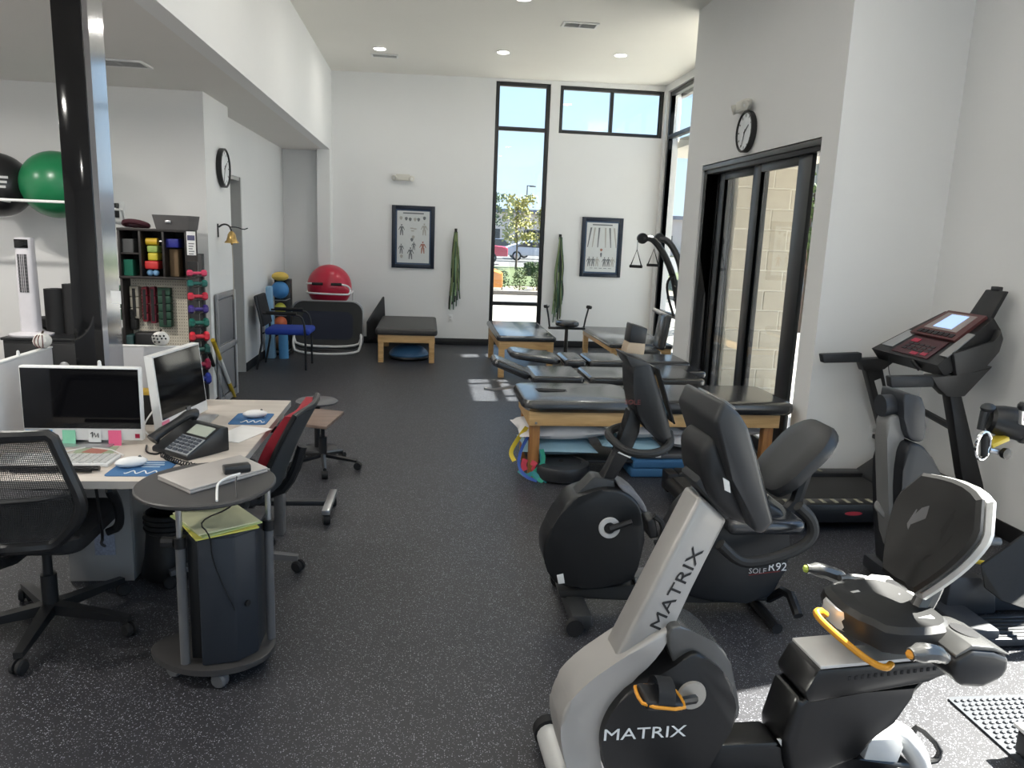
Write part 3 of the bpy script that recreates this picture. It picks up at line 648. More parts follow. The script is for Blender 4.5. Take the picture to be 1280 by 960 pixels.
# ---- rolling stool with two upright handles
sc_ = pY(707, 400, 9.95)
t = thing('rolling_stool', 'black rolling exercise stool with two upright handles', 'stool', (sc_.x+.02, 9.95, 0)); x, y = sc_.x+.02, 9.95
part('seat', cushion(x-.16, x+.16, y-.14, y+.14, .50, .57, .12, .03), VINYL, t)
part('post', MB().cyl((x,y,.10),(x,y,.50), .028, .022, 12), SATIN, t)
part('cross_bar', MB().box((x-.25, y-.03, .455), (x+.25, y+.03, .485), .008), SATIN, t)
for s in (-1, 1):
    q = part('handle', MB().tube([(x+s*.23,y,.47),(x+s*.25,y,.60),(x+s*.28,y-.01,.74)], .012, 8), SATIN, t)
    part('knob', MB().lathe([(0,0),(.035,.005),(.042,.025),(.035,.045),(0,.05)], (x+s*.283, y-.012, .735), (s*.15,0,1), 12), RUBBER, q)
for i in range(5):
    a = 2*math.pi*i/5+.3
    q = part('leg', MB().tube([(x,y,.11),(x+.25*math.cos(a),y+.25*math.sin(a),.075)], .017, 6), SATIN, t)
    part('caster', MB().lathe([(0,-.012),(.03,-.012),(.03,.012),(0,.012)], (x+.25*math.cos(a), y+.25*math.sin(a), .031), (math.sin(a),-math.cos(a),0), 12), RUBBER, q)
# ---- cable trainer in the nook
gy = 8.28
t = thing('cable_trainer', 'dark cable trainer with curved arms and hanging triangle handles', 'exercise machine', (2.85, 8.28, 0))
GUN = M('gunmetal', (.06,.06,.06), .4, metal=.5)
def q_(px, py, y=gy): return pY(px, py, y)
part('base', MB().box((2.66, gy-.28, 0), (3.2, gy-.21, .07), .01).box((2.66, gy+.21, 0), (3.2, gy+.28, .07), .01).box((3.1, gy-.28, 0), (3.2, gy+.28, .07), .01), GUN, t)
part('mast', MB().tube([(3.12,gy,.05),(3.02,gy,.9),(2.78,gy,1.05)], .045, 8), GUN, t)
part('seat_pad', cushion(2.25, 2.62, gy-.18, gy+.18, .40, .46, .05, .02), VINYL, t)
bk = MB().pad((2.62, gy-.14, .46), (2.70, gy+.14, .86), .03, rot=roty(8)); part('back_pad', bk, VINYL, t)
part('seat_post', MB().box((2.40, gy-.03, .03), (2.46, gy+.03, .40)).box((2.46, gy-.03, .03), (3.1, gy+.03, .08)), GUN, t)
for k in (0, 1):
    yy = gy-.20 if k == 0 else gy+.15
    hd = pY((803, 824)[k], (298, 298)[k], yy)
    a = part('arm', MB().tube([hd]+[pY(px_, py_, yy+(gy-yy)*f_) for px_, py_, f_ in (((816,297,.1),(832,320,.5),(843,350,.9),(848,385,1)) if k == 0 else ((836,301,.1),(848,322,.5),(853,345,.9),(853,385,1)))], .036, 10, sm=2), GUN, t)
    part('pulley', MB().lathe([(0,-.03),(.055,-.03),(.06,0),(.055,.03),(0,.03)], hd, (0,1,0), 14), BLACK, a)
    part('cable', MB().tube([hd+V(-.05,0,-.02), hd+V(-.05,0,-.12)], .006, 6), CHROME, a)
    h0 = hd+V(-.05,0,-.12)
    part('triangle_handle', MB().tube([h0, h0+V(-.05,.03,-.17), h0+V(.05,-.03,-.17)], .009, 6, closed=True).tube([h0+V(-.06,.035,-.18), h0+V(.06,-.035,-.18)], .016, 8), RUBBER, t)
part('side_loop', MB().tube([pY(843,343,gy-.1), pY(833,352,gy-.1), pY(835,372,gy-.1), pY(842,395,gy-.1)], .014, 6, sm=2), RUBBER, t)
part('cross_bar', MB().tube([pY(817,387,gy+.2), pY(838,397,gy)], .025, 8), STEEL, t)
part('lower_handle', MB().tube([(2.95,gy-.25,.35),(2.93,gy-.3,.18),(2.98,gy-.2,.18)], .012, 6, closed=True), RUBBER, t)
part('weight_stack', MB().box((3.02, gy+.06, .07), (3.2, gy+.2, 1.0), .01), BLACK, t)
# grey low bench end by the sliding door
b0 = pz(795, 448, .46); b1 = pz(862, 458, .46)
t = thing('padded_bench', 'low flat dark padded bench end beside the sliding door', 'bench', (2.35, 6.78, 0))
part('pad', cushion(2.05, 2.58, 6.62, 6.96, .44, .49, .03, .01), VINYL, t)
for x in (2.12, 2.5):
    for y in (6.68, 6.9): part('leg', MB().cyl((x,y,0),(x,y,.44), .018, n=8), GUN, t)
# ------------------------------------------------------------------ on the far wall
def poster(px0, py0, px1, py1, label, style):
    a = pY(px0, py0, YF); b = pY(px1, py1, YF); x0, x1, z1, z0 = a.x, b.x, a.z, b.z
    t = thing('framed_poster', label, 'poster', ((x0+x1)/2, YF, z0), 'anatomy posters on the far wall')
    fm = M('navy_black_frame', (.008,.014,.030), .35); f = .055
    part('frame', MB().box((x0,YF-.03,z0),(x0+f,YF-.001,z1),.004).box((x1-f,YF-.03,z0),(x1,YF-.001,z1),.004).box((x0+f,YF-.03,z0),(x1-f,YF-.001,z0+f),.004).box((x0+f,YF-.03,z1-f),(x1-f,YF-.001,z1),.004), fm, t)
    part('mat_board', MB().box((x0+f,YF-.012,z0+f),(x1-f,YF-.002,z1-f)), M('blue_mat', (.05,.09,.16), .6), t)
    m_ = .022; sx0, sx1, sz0, sz1 = x0+f+m_, x1-f-m_, z0+f+m_, z1-f-m_
    sh = part('print_sheet', MB().box((sx0,YF-.014,sz0),(sx1,YF-.0125,sz1)), M('poster_paper', (.62,.64,.64), .6), t)
    ink = M('poster_ink', (.16,.17,.18), .7); red = M('poster_red', (.36,.17,.13), .7); pale = M('poster_bone', (.40,.39,.36), .7)
    yb = YF-.0148; w_ = sx1-sx0; h_ = sz1-sz0
    def blob(u, v, su, sv, mt, nm='figure'):
        cx, cz_ = sx0+u*w_, sz1-v*h_
        mb = MB().prism([(cx+su*w_*math.cos(q)*(1+.2*math.sin(3*q)), yb, cz_+sv*h_*math.sin(q)) for q in [2*math.pi*i/12 for i in range(12)]], (0,.0006,0)); part(nm, mb, mt, sh, smooth=0)
    def man(u, v, s, mt):
        cx, cz_ = sx0+u*w_, sz1-v*h_; k = s*h_; mb = MB()
        def limb(x0_, z0_, x1_, z1_, wd):
            d = V(x1_-x0_,0,z1_-z0_).normalized(); n = V(-d.z,0,d.x)*wd*k/2; p0 = V(cx+x0_*k,yb,cz_+z0_*k); p1 = V(cx+x1_*k,yb,cz_+z1_*k)
            mb.prism([p0-n,p1-n*.6,p1+n*.6,p0+n], (0,.0006,0))
        limb(0,.22,0,-.1,.22); limb(0,.38,0,.26,.13); limb(-.06,-.08,-.10,-.5,.12); limb(.06,-.08,.10,-.5,.12); limb(-.10,.2,-.24,-.08,.08); limb(.10,.2,.24,-.08,.08)
        part('figure', mb, mt, sh, smooth=0)
    part('title_line', MB().box((sx0+w_*.18, yb, sz1-h_*.055),(sx1-w_*.18, yb+.0006, sz1-h_*.03)), ink, sh)
    if style == 0:
        for u, v, s, mt in ((.14,.35,.24,ink),(.84,.33,.26,pale),(.13,.72,.22,ink),(.42,.80,.26,ink),(.80,.68,.26,red),(.52,.66,.18,ink)): man(u,v,s,mt)
        for u, v in ((.12,.14),(.28,.15),(.40,.16),(.55,.16),(.66,.16),(.84,.13),(.50,.50),(.46,.55),(.14,.88)): blob(u,v,.045,.035,ink if (u*10)%2 < 1 else pale)
        for u, v in ((.45,.33),(.55,.34),(.48,.38)): blob(u,v,.06,.012,pale)
    else:
        for i, u in enumerate((.14,.26,.40,.60,.74,.88)):                  # long leg figures splaying outward
            o = (u-.5)*.25; x_ = sx0+u*w_; mb = MB(); z_a = sz1-h_*.10; z_b = sz1-h_*.50
            mb.prism([(x_-.012, yb, z_a),(x_+.014, yb, z_a),(x_+o*w_+.007, yb, z_b),(x_+o*w_-.006, yb, z_b)], (0,.0006,0)); part('figure', mb, (ink, pale)[i % 2], sh, smooth=0)
        blob(.5,.55,.04,.03,red); blob(.5,.65,.03,.05,ink)
        for u in (.12,.25,.38,.62,.75,.88): man(u,.78,.22,(ink, pale)[int(u*8) % 2])
        for u in (.2,.35,.5,.65,.8): part('title_line', MB().box((sx0+w_*(u-.05), yb, sz1-h_*.93),(sx0+w_*(u+.05), yb+.0006, sz1-h_*.92)), ink, sh)
    return t
poster(490, 256, 542.5, 336, 'framed anatomy chart of small figures on the left half of the far wall', 0)
poster(728, 271, 774.5, 347, 'framed anatomy chart of legs and feet below the wide high window', 1)
def bandbundle(px, pt, pb, label, seed):
    rnd = random.Random(seed); a = pY(px, pt, YF-.05); b = pY(px-2, pb, YF-.05)
    t = thing('band_bundle', label, 'resistance bands', (a.x, YF, a.z), 'green band bundles on hooks')
    part('wall_hook', MB().box((a.x-.02, YF-.012, a.z-.03),(a.x+.02, YF-.001, a.z+.05),.003).tube([(a.x,YF-.01,a.z+.01),(a.x,YF-.07,a.z),(a.x,YF-.08,a.z+.04)], .009, 6), BLACK, t)
    cols = [M('band_olive', (.16,.20,.08), .6), M('band_green_pale', (.22,.33,.18), .6), M('band_black', (.012,.014,.012), .6), M('band_dark_green', (.03,.08,.04), .6)]
    for i in range(16):
        u = -1+2*i/15; L_ = (a.z-b.z)*rnd.uniform(.72,1.0); x = a.x+u*.055; dy = -.05+rnd.uniform(-.035,.02)
        path = [(a.x+u*.015, YF-.06, a.z+.005)]
        for k in range(1, 7): path.append((a.x+u*.055*min(1, k*.5)+rnd.uniform(-.012,.012)+(.02 if k > 4 else 0)*u, YF+dy+rnd.uniform(-.01,.01), a.z-L_*k/6))
        part('band', ribbon(path, rnd.uniform(.012,.024), .002), cols[(i*7+seed) % 4], t)
bandbundle(570, 290, 388, 'bundle of green resistance bands hanging left of the tall window', 2); bandbundle(701, 297, 404, 'bundle of green resistance bands hanging right of the tall window', 5)
def emlight(c, ax, label, s=1):
    """two lamp emergency light; ax = direction along wall, nrm = away from the wall"""
    t = thing('emergency_light', label, 'emergency light', c, 'emergency lights'); c = V(*c); ax = V(*ax); nr = V(0,-1,0) if abs(ax.x) > .5 else V(-1,0,0)
    def bx(u0,u1,n0,n1,z0,z1,bev=.006): 
        p = c+ax*u0+nr*n0+V(0,0,z0); q = c+ax*u1+nr*n1+V(0,0,z1); return MB().box(p, q, bev)
    wm = M('ivory_plastic', (.66,.64,.58), .45)
    part('housing', bx(-.10,.10,.001,.06,-.045,.045), wm, t); part('face_ribs', bx(-.07,.07,.058,.064,-.03,-.02,.001), wm, t)
    for s_ in (-1, 1):
        h = part('lamp_head', MB().lathe([(.025,0),(.038,.02),(.042,.05),(.035,.055)], c+ax*(s_*.11)+nr*.03+V(0,0,.0), (nr+ax*s_*.4-V(0,0,.35)), 14), wm, t)
        part('lens', MB().lathe([(0,.05),(.034,.05),(.034,.053),(0,.056)], c+ax*(s_*.11)+nr*.03, (nr+ax*s_*.4-V(0,0,.35)), 14), M('lamp_lens', (.8,.8,.78), .2), h)
p = pY(504, 222, YF); emlight((p.x, YF, p.z), (1,0,0), 'twin lamp emergency light high above the left poster')
p = pX(934, 133, XD); emlight((XD, p.y, p.z), (0,1,0), 'twin lamp emergency light above the clock over the sliding door')
def clock(c, nr, r, label):
    t = thing('wall_clock', label, 'clock', c, 'round wall clocks'); c = V(*c); nr = V(*nr); u = V(0,0,1); s_ = u.cross(nr)
    part('case', MB().lathe([(r*.9,.001),(r,.004),(r,.045),(r*.93,.05),(r*.90,.046),(r*.90,.03),(0,.03)], c, nr, 36), BLACK, t)
    part('dial', MB().lathe([(0,.031),(r*.895,.031),(r*.895,.034),(0,.034)], c, nr, 36), M('clock_dial', (.78,.80,.82), .5), t)
    for k in range(12):
        a = math.radians(30*k); d = u*math.cos(a)+s_*math.sin(a); e_ = nr.cross(d)
        p0 = c+nr*.0345+d*r*.70; p1 = c+nr*.0345+d*r*.84; part('hour_mark', MB().prism([p0-e_*.005, p1-e_*.005, p1+e_*.005, p0+e_*.005], nr*.001), BLACK, t)
    for a, L_, w_, nm in ((55, .5, .008, 'hour_hand'), (200, .74, .006, 'minute_hand')):
        a = math.radians(a); d = u*math.cos(a)+s_*math.sin(a); e_ = nr.cross(d)
        part(nm, MB().prism([c+nr*.037-d*r*.12-e_*w_, c+nr*.037+d*r*L_-e_*w_*.5, c+nr*.037+d*r*L_+e_*w_*.5, c+nr*.037-d*r*.12+e_*w_], nr*.002), BLACK, t)
    return t
p = pX(276, 210, -1.885); clock((-1.885, p.y, p.z), (1,0,0), .175, 'round black rimmed wall clock on the white column above the bell')
p = pX(936, 165, XD); clock((XD, p.y, p.z), (-1,0,0), .165, 'round black rimmed wall clock over the sliding glass door')
def outlet(c, nr, label, plug=False):
    t = thing('wall_outlet', label, 'outlet', c, 'wall outlets'); c = V(*c); nr = V(*nr); s_ = V(0,0,1).cross(nr)
    def bx(u, z, n0, n1): return MB().box(c-s_*u+nr*n0-V(0,0,z), c+s_*u+nr*n1+V(0,0,z), .002)
    part('cover_plate', bx(.036,.058,.0005,.006), WHITE, t)
    for dz in (-.02, .02):
        part('socket', MB().box(c-s_*.016+nr*.006+V(0,0,dz-.013), c+s_*.016+nr*.008+V(0,0,dz+.013), .001), M('socket_face', (.6,.6,.59), .4), t)
    return t
p = pY(563, 398, YF); outlet((p.x, YF, p.z), (0,-1,0), 'white wall outlet under the left band bundle')
p = pY(1092, 541, YC); outlet((p.x, YC, p.z), (0,-1,0), 'white wall outlet with a plugged cord behind the treadmill')
t = thing('plugged_cord', 'black power cord plugged in behind the treadmill', 'cord', (p.x, YC-.01, p.z))
part('plug', MB().box((p.x-.015, YC-.045, p.z-.035), (p.x+.015, YC-.0095, p.z-.005), .004), BLACK, t); part('cable', MB().tube([(p.x,YC-.045,p.z-.02),(p.x+.03,YC-.05,p.z-.05),(p.x+.04,YC-.04,p.z-.12),(p.x+.11,YC-.03,p.z-.14),(p.x+.2,YC-.03,.1),(p.x+.2,YC-.03,.004)], .005, 6, sm=2), BLACK, t)
# ---- bell on the column
p = pX(270, 288, -1.885); BR = M('brass', (.50,.34,.13), .28, metal=.95)
t = thing('brass_bell', 'brass bell hanging from a wall bracket on the white column', 'bell', (-1.885, p.y, p.z)); c = V(-1.885, p.y+.05, p.z)
part('bracket', MB().box(c+V(.001,-.012,-.06), c+V(.01,.012,.06), .003).tube([c+V(.01,0,.03), c+V(.05,.01,.06), c+V(.10,.01,.05), c+V(.12,.01,.0)], .008, 6, sm=2).tube([c+V(.11,.01,.035), c+V(.17,.02,.035), c+V(.22,.03,.015), c+V(.26,.03,.03)], .005, 6, sm=1), SATIN, t)
part('bell_body', MB().lathe([(.008,.0),(.02,-.01),(.034,-.03),(.04,-.06),(.048,-.085),(.062,-.10),(.064,-.108),(.055,-.106),(.03,-.06),(.01,-.03)], c+V(.12,.01,.0), n=22), BR, t)
part('clapper', MB().tube([c+V(.12,.01,-.03), c+V(.12,.01,-.12)], .004, 6).ball(c+V(.12,.01,-.115), .012, 8), BR, t); part('rope', MB().tube([c+V(.12,.01,-.12), c+V(.125,.012,-.32), c+V(.12,.01,-.62)], .004, 6), M('rope', (.55,.5,.42), .8), t)
# ---- grey panelled board on the column side
a = pX(271, 368, -1.88); b = pX(291, 365, -1.88)
GP = M('grey_panel', (.27,.27,.28), .4); t = thing('panelled_board', 'grey panelled metal board leaning against the white column', 'board', (-1.86, (a.y+b.y)/2, 0))
y0, y1 = 7.02, 7.66; 
part('frame', MB().box((-1.872,y0,.01),(-1.852,y0+.05,1.04),.004).box((-1.872,y1-.05,.01),(-1.852,y1,1.04),.004).box((-1.872,y0+.05,.99),(-1.852,y1-.05,1.04),.004).box((-1.872,y0+.05,.50),(-1.852,y1-.05,.56),.004).box((-1.872,y0+.05,.01),(-1.852,y1-.05,.08),.004), GP, t)
for z0, z1 in ((.09,.49),(.57,.98)): part('panel', MB().box((-1.870,y0+.05,z0),(-1.862,y1-.05,z1),.003), M('grey_panel_dark', (.20,.20,.21), .5), t)
part('edge_strip', MB().box((-1.872,y1+.001,.01),(-1.85,y1+.012,1.04)), WHITE, t); part('latch', MB().lathe([(0,0),(.02,.0),(.02,.02),(0,.025)], (-1.852, y1-.03, .53), (1,0,0), 10), STEEL, t)
# ---- far left corner: trampoline on edge, red ball, chair, ball rack, dark board
ty = 10.35
tx0, tx1 = pY(366, 400, ty).x, pY(453, 400, ty).x; zt = pY(410, 377, ty).z
t = thing('mini_trampoline', 'folding mini trampoline stood on edge below the red ball', 'trampoline', ((tx0+tx1)/2, ty, 0)); R_t = rotx(-6); pv = V(0, ty, 0)
rim = [V(p_[0], ty, p_[1]) for p_ in [(q[0], q[1]) for q in rrect(tx0, tx1, .06, zt, 0, .13, 6)]]
part('bed', MB().prism([q+V(0,-.006,0) for q in [V(p_[0], ty, p_[1]) for p_ in rrect(tx0+.13, tx1-.13, .19, zt-.13, 0, .07, 5)]], (0,.012,0)), M('trampoline_bed', (.022,.026,.045), .6), t)
pad = MB(); o_ = [V(q[0], ty-.02, q[1]) for q in rrect(tx0, tx1, .06, zt, 0, .15, 6)]; i_ = [V(q[0], ty-.008, q[1]) for q in rrect(tx0+.13, tx1-.13, .19, zt-.13, 0, .08, 6)]
pad.loft([[q+V(0,.035,0) for q in i_], [q+V(0,.045,0) for q in o_], o_, i_], cap=False); part('edge_pad', pad, M('trampoline_pad', (.045,.045,.043), .7), t)
part('frame_tube', MB().tube([q+V(0,.03,0) for q in rim], .016, 6, closed=True), STEEL, t)
for k, (dy, z0) in enumerate(((-.05, .10), (-.16, .016))):
    part('leg_tube', MB().tube([(tx1-.02,ty,.28),(tx1-.01,ty+dy*.6,z0+.12),(tx1-.06,ty+dy,z0),(tx0+.06,ty+dy,z0),(tx0+.01,ty+dy*.6,z0+.12),(tx0+.02,ty,.28)], .016, 8, sm=2), WHITE, t)
by = ty+.37; bc = pY(412, 358, by); br = .30
hb = bc.z-br*.86
t = thing('ball_holder', 'white tube frame holding the red exercise ball above the trampoline', 'ball holder', (bc.x, by+.2, hb))
loop = [(bc.x-.27,by-.05,bc.z-.02),(bc.x-.15,by-.30,bc.z+.04),(bc.x+.15,by-.30,bc.z+.04),(bc.x+.29,by-.20,bc.z+.02),(bc.x+.30,by-.15,bc.z-.07),(bc.x+.16,by-.30,bc.z-.08),(bc.x-.2,by-.30,bc.z-.06),(bc.x-.29,by-.1,bc.z-.06)]
zf = bc.z
part('front_rail', MB().tube([(bc.x-.29,by+.30,zf-.075),(bc.x-.30,by-.10,zf-.075),(bc.x-.24,by-.31,zf-.075),(bc.x+.25,by-.31,zf-.085),(bc.x+.30,by-.24,zf-.08),(bc.x+.30,by-.20,zf+.00),(bc.x+.24,by-.31,zf+.05),(bc.x+.10,by-.325,zf+.05)], .013, 8, sm=2).tube([(bc.x-.10,by-.325,zf+.055),(bc.x-.22,by-.31,zf+.055),(bc.x-.30,by-.15,zf+.04),(bc.x-.30,by+.3,zf+.04)], .013, 8, sm=2), WHITE, t)
for u0, u1 in ((-.19,-.05), (.06,.20)): part('grip', MB().tube([(bc.x+u0,by-.325,zf+.053),(bc.x+u1,by-.325,zf+.053)], .019, 8), RUBBER, t)
for u in (-.23, .23): part('foot_clamp', MB().box((bc.x+u-.07,by-.24,zf-.245),(bc.x+u+.07,by-.16,zf-.205),.008), RUBBER, t)
part('back_post', MB().tube([(bc.x-.29,by+.31,zf+.04),(bc.x-.29,by+.33,zf-.3),(bc.x-.29,by+.33,.0)], .013, 8).tube([(bc.x+.29,by+.3,zf-.08),(bc.x+.29,by+.33,zf-.3),(bc.x+.29,by+.33,.0)], .013, 8).tube([(bc.x+.30,by-.2,zf-.08),(bc.x+.29,by+.3,zf-.08)], .012, 6), WHITE, t)
single('exercise_ball', MB().ball(bc, br, 40), M('red_ball', (.50,.02,.05), .28, var=.05), 'big red exercise ball resting above the trampoline', 'exercise ball', org=bc-V(0,0,br))
t = thing('leaning_board', 'dark slanted board leaning on the far wall beside the short table', 'board', (-.75, 11.1, 0))
part('board', MB().prism([pY(458,425,10.9), pY(458,402,10.9), (pY(478,371,11.3)), pY(480,420,11.3)], (.03,.0,.0), .004), M('dark_board', (.016,.016,.017), .6), t)
part('edge', MB().tube([pY(458,402,10.9)+V(.015,0,0), pY(478,371,11.3)+V(.015,0,0)], .008, 6), DGREY, t)
# guest chair
cxm, cym = -1.62, 9.28
BLUEC = M('blue_fabric', (.015,.05,.35), .8, var=.15, vscale=60, bump=.3, bscale=300)
t = thing('guest_chair', 'black guest chair with bright blue seat against the left wall', 'chair', (cxm, cym, 0))
fl = pz(366,463); fr_ = pz(405,455)
# faces +X: front legs at x=+.24
def cp(u, v, z): return V(cxm+u, cym+v, z)
sb = MB(); sb.pad(cp(-.25,-.235,.41), cp(.27,.235,.485), .03, 3); part('seat', sb, BLUEC, t)
part('backrest', MB().pad(cp(-.33,-.23,.50), cp(-.28,.23,.87), .02, 3, rot=roty(-12)), M('black_fabric', (.015,.015,.017), .85, bump=.3, bscale=300), t)
for s in (-1, 1):
    v = .245*s
    part('leg', MB().tube([cp(.22,v,0),cp(.22,v,.40),cp(.20,v,.60),cp(.14,v,.655),cp(-.26,v,.66)], .013, 8, sm=1), SATIN, t, 'front leg running up into the armrest')
    part('leg', MB().tube([cp(-.34,v,0),cp(-.26,v,.42),cp(-.34,v,.86)], .013, 8, sm=1), SATIN, t, 'rear leg running up into the back')
    part('armrest', MB().tube([cp(-.22,v,.672),cp(.12,v,.668)], .02, 8), RUBBER, t)
part('crossbar', MB().tube([cp(-.26,-.245,.43),cp(-.26,.245,.43)], .011, 6).tube([cp(.22,-.245,.40),cp(.22,.245,.40)], .011, 6), SATIN, t)
# ball rack with small balls and foam wedges behind the chair
rx, ry = -1.90, 10.2
t = thing('ball_rack', 'black upright rack for small balls behind the guest chair', 'rack', (rx, ry, 0))
part('upright', MB().box((rx-.10,ry+.16,.0),(rx+.11,ry+.30,.98),.01), SATIN, t); part('base', MB().box((rx-.13,ry-.12,0),(rx+.13,ry+.16,.03),.005), SATIN, t)
levels = ((.05,'brown weighted ball on the bottom tier of the rack',(.22,.13,.07),.10), (.33,'orange small ball low on the rack',(.65,.15,.06),.085), (.53,'yellow green small ball on the rack',(.50,.50,.06),.075), (.73,'blue small ball near the rack top',(.05,.22,.50),.115))
for z, lb, col, r_ in levels:
    part('cradle', MB().tube([(rx-.1,ry+.16,z-.005),(rx-.08,ry-.05,z-.012),(rx+.08,ry-.05,z-.012),(rx+.10,ry+.16,z-.005)], .007, 6), STEEL, t)
    single('therapy_ball', MB().ball((rx, ry+.02, z+r_), r_, 18), M('ball_%d' % int(z*100), col, .5), lb, 'ball', org=(rx, ry+.02, z), group='small therapy balls')
single('therapy_ball', MB().ball((rx, ry+.05, .95+.07), (.11,.11,.06), 16), M('ball_yellow', (.72,.50,.10), .6), 'yellow flattened ball topmost on the rack', 'ball', org=(rx, ry, .95), group='small therapy balls')
single('foam_wedge', MB().prism([(-2.03,9.80,.0),(-1.90,9.80,.0),(-1.93,9.80,.92),(-2.0,9.80,.92)], (0,.12,0), .02), M('pale_blue_foam', (.24,.42,.60), .7), 'tall pale blue foam piece standing behind the guest chair', 'foam', org=(-1.85,9.85,0))
single('foam_roller', MB().cyl((-1.80,9.86,.0),(-1.81,9.88,.36), .06, n=18), M('sky_blue_foam', (.10,.33,.62), .7), 'short blue foam roller standing beside the foam piece', 'foam roller', org=(-1.73,9.88,0))
# ------------------------------------------------------------------ column, workstation and what is on it
t = thing('black_column', 'tall glossy black column with a mirrored side behind the monitor', 'column', (-1.555, 3.78, 0))
part('front_face', MB().box((-1.625, 3.70, 0), (-1.50, 3.78, 2.74), .003), GLOSSB, t); part('mirror_side', MB().box((-1.4995, 3.705, 0), (-1.475, 3.865, 2.74)), M('mirror', (.50,.50,.52), .12, metal=1, var=0), t, 'mirrored side strip', smooth=0)
part('core', MB().box((-1.62, 3.785, 0), (-1.50, 3.90, 2.74)), BLACK, t)
p = pY(144, 372, 3.69); part('label_sticker', MB().box((p.x-.022, 3.698, p.z-.03), (p.x+.022, 3.6995, p.z+.03)), WHITE, t, 'small white label')
LAM = wood_mat('pale_laminate', s2l(190,180,170), s2l(205,196,186), 0, .45, 5); LAMG = M('grey_laminate', (.36,.345,.33), .5, var=.05)
DZ = .73
t = thing('office_desk', 'pale laminate L-shaped office desk with computers on it', 'desk', (-1.4, 3.3, 0))
part('desktop', MB().prism([(-2.5,2.75,DZ-.032),(-.72,2.75,DZ-.032),(-.72,4.12,DZ-.032),(-1.30,4.12,DZ-.032),(-1.30,3.62,DZ-.032),(-2.5,3.62,DZ-.032)], (0,0,.032), .003), LAM, t)
part('edge_band', MB().box((-2.5,2.7485,DZ-.030),(-.725,2.7495,DZ-.002)).box((-.7195,2.755,DZ-.030),(-.7185,4.115,DZ-.002)), LAMG, t)
part('end_panel', MB().box((-1.62,3.47,0),(-1.335,3.50,DZ-.033),.003), LAMG, t, 'panel facing the mesh chair'); part('end_panel', MB().box((-1.36,3.50,0),(-1.335,4.05,DZ-.033),.003), LAMG, t, 'panel running back under the desk')
part('support_leg', MB().box((-.80,4.0,0),(-.75,4.08,DZ-.033),.004), STEEL, t); part('support_leg', MB().box((-2.45,2.85,0),(-2.4,3.5,DZ-.033),.004), STEEL, t)
part('cable_tray', MB().box((-1.75,3.30,.50),(-1.45,3.45,.66),.01), BLACK, t); part('outlet_plate', MB().box((-1.50,3.466,.13),(-1.41,3.4695,.23),.001), M('outlet_pattern', (.32,.34,.42), .5, var=.6, vscale=90), t)
def cable(lb, path, r=.005, mt=BLACK, nm='cable'): return single(nm, MB().tube(path, r, 6, sm=2), mt, lb, 'cable', org=path[0])
cable('black cable looping down from the desk edge to the floor outlet', [(-1.22,2.86,.69),(-1.22,2.9,.45),(-1.36,3.2,.30),(-1.45,3.455,.18)], .006)
# divider panels
PANW = M('divider_white', (.58,.575,.59), .55, var=.03)
t = thing('desk_divider', 'white privacy panel along the left side of the monitor', 'desk divider', (-1.72, 3.4, DZ)); part('panel', MB().box((-1.74,2.80,DZ),(-1.715,3.68,1.062),.004), PANW, t); part('top_cap', MB().box((-1.743,2.80,1.062),(-1.712,3.68,1.07),.002), WHITE, t)
t = thing('desk_divider', 'white privacy panel standing behind the black column', 'desk divider', (-1.5, 4.14, 0))
part('panel', MB().box((-1.74,4.13,.3),(-1.24,4.16,1.005),.004), PANW, t); part('top_cap', MB().box((-1.743,4.128,1.005),(-1.237,4.162,1.012),.002), WHITE, t); part('foot', MB().box((-1.7,4.05,0),(-1.66,4.24,.03)).box((-1.69,4.13,.03),(-1.67,4.16,.3)).box((-1.32,4.05,0),(-1.28,4.24,.03)).box((-1.31,4.13,.03),(-1.29,4.16,.3)), STEEL, t)
SCREEN = M('black_screen', (.004,.004,.005), .06, var=.05)
# monitor facing the camera
my = 3.22; a = pY(22, 457, my); b = pY(179, 551, my)
t = thing('all_in_one_computer', 'white all-in-one computer facing the mesh chair with sticky notes on its chin', 'computer', ((a.x+b.x)/2, my, DZ))
x0, x1, zt_ = a.x, b.x, a.z; zb = b.z
part('bezel', MB().box((x0,my,zb),(x1,my+.035,zt_),.006), WHITE, t)
part('screen', MB().box((x0+.006,my-.002,zb+.052),(x1-.006,my+.004,zt_-.008)), SCREEN, t)
part('stand', MB().box(((x0+x1)/2-.10,my+.03,DZ+.005),((x0+x1)/2+.10,my+.05,zb+.12),.006).box(((x0+x1)/2-.12,my-.06,DZ),((x0+x1)/2+.12,my+.10,DZ+.008),.003), STEEL, t)
part('red_badge', MB().box((x1-.03,my-.0025,zb+.012),(x1-.012,my-.001,zb+.03)), M('badge_red', (.35,.01,.05), .4), t)
for nm, u0, u1, d, col, lb in (('a',.02,.245,.035,(.10,.32,.60),'wide blue sticky note on the left of the monitor chin'),('b',.325,.435,.075,(.25,.62,.42),'mint green sticky note on the monitor chin'),('d',.71,.82,.088,(.80,.13,.27),'hot pink sticky note on the monitor chin')):
    xa, xb = x0+u0*(x1-x0), x0+u1*(x1-x0); zz = zb+.045
    single('sticky_note', MB().loft([[(xa,my-.004,zz),(xb,my-.004,zz)],[(xa,my-.005,zz-d*.5),(xb,my-.005,zz-d*.5)],[(xa,my-.014,zz-d),(xb,my-.014,zz-d)]], cap=False, closed=False), M('note_'+nm, col, .7), lb, 'sticky note', org=(xa,my,zz), group='sticky notes on the monitor')
t = thing('sticky_note', 'white note with black scribble on the monitor chin', 'sticky note', (0,my,zb), 'sticky notes on the monitor'); xa = x0+.54*(x1-x0)
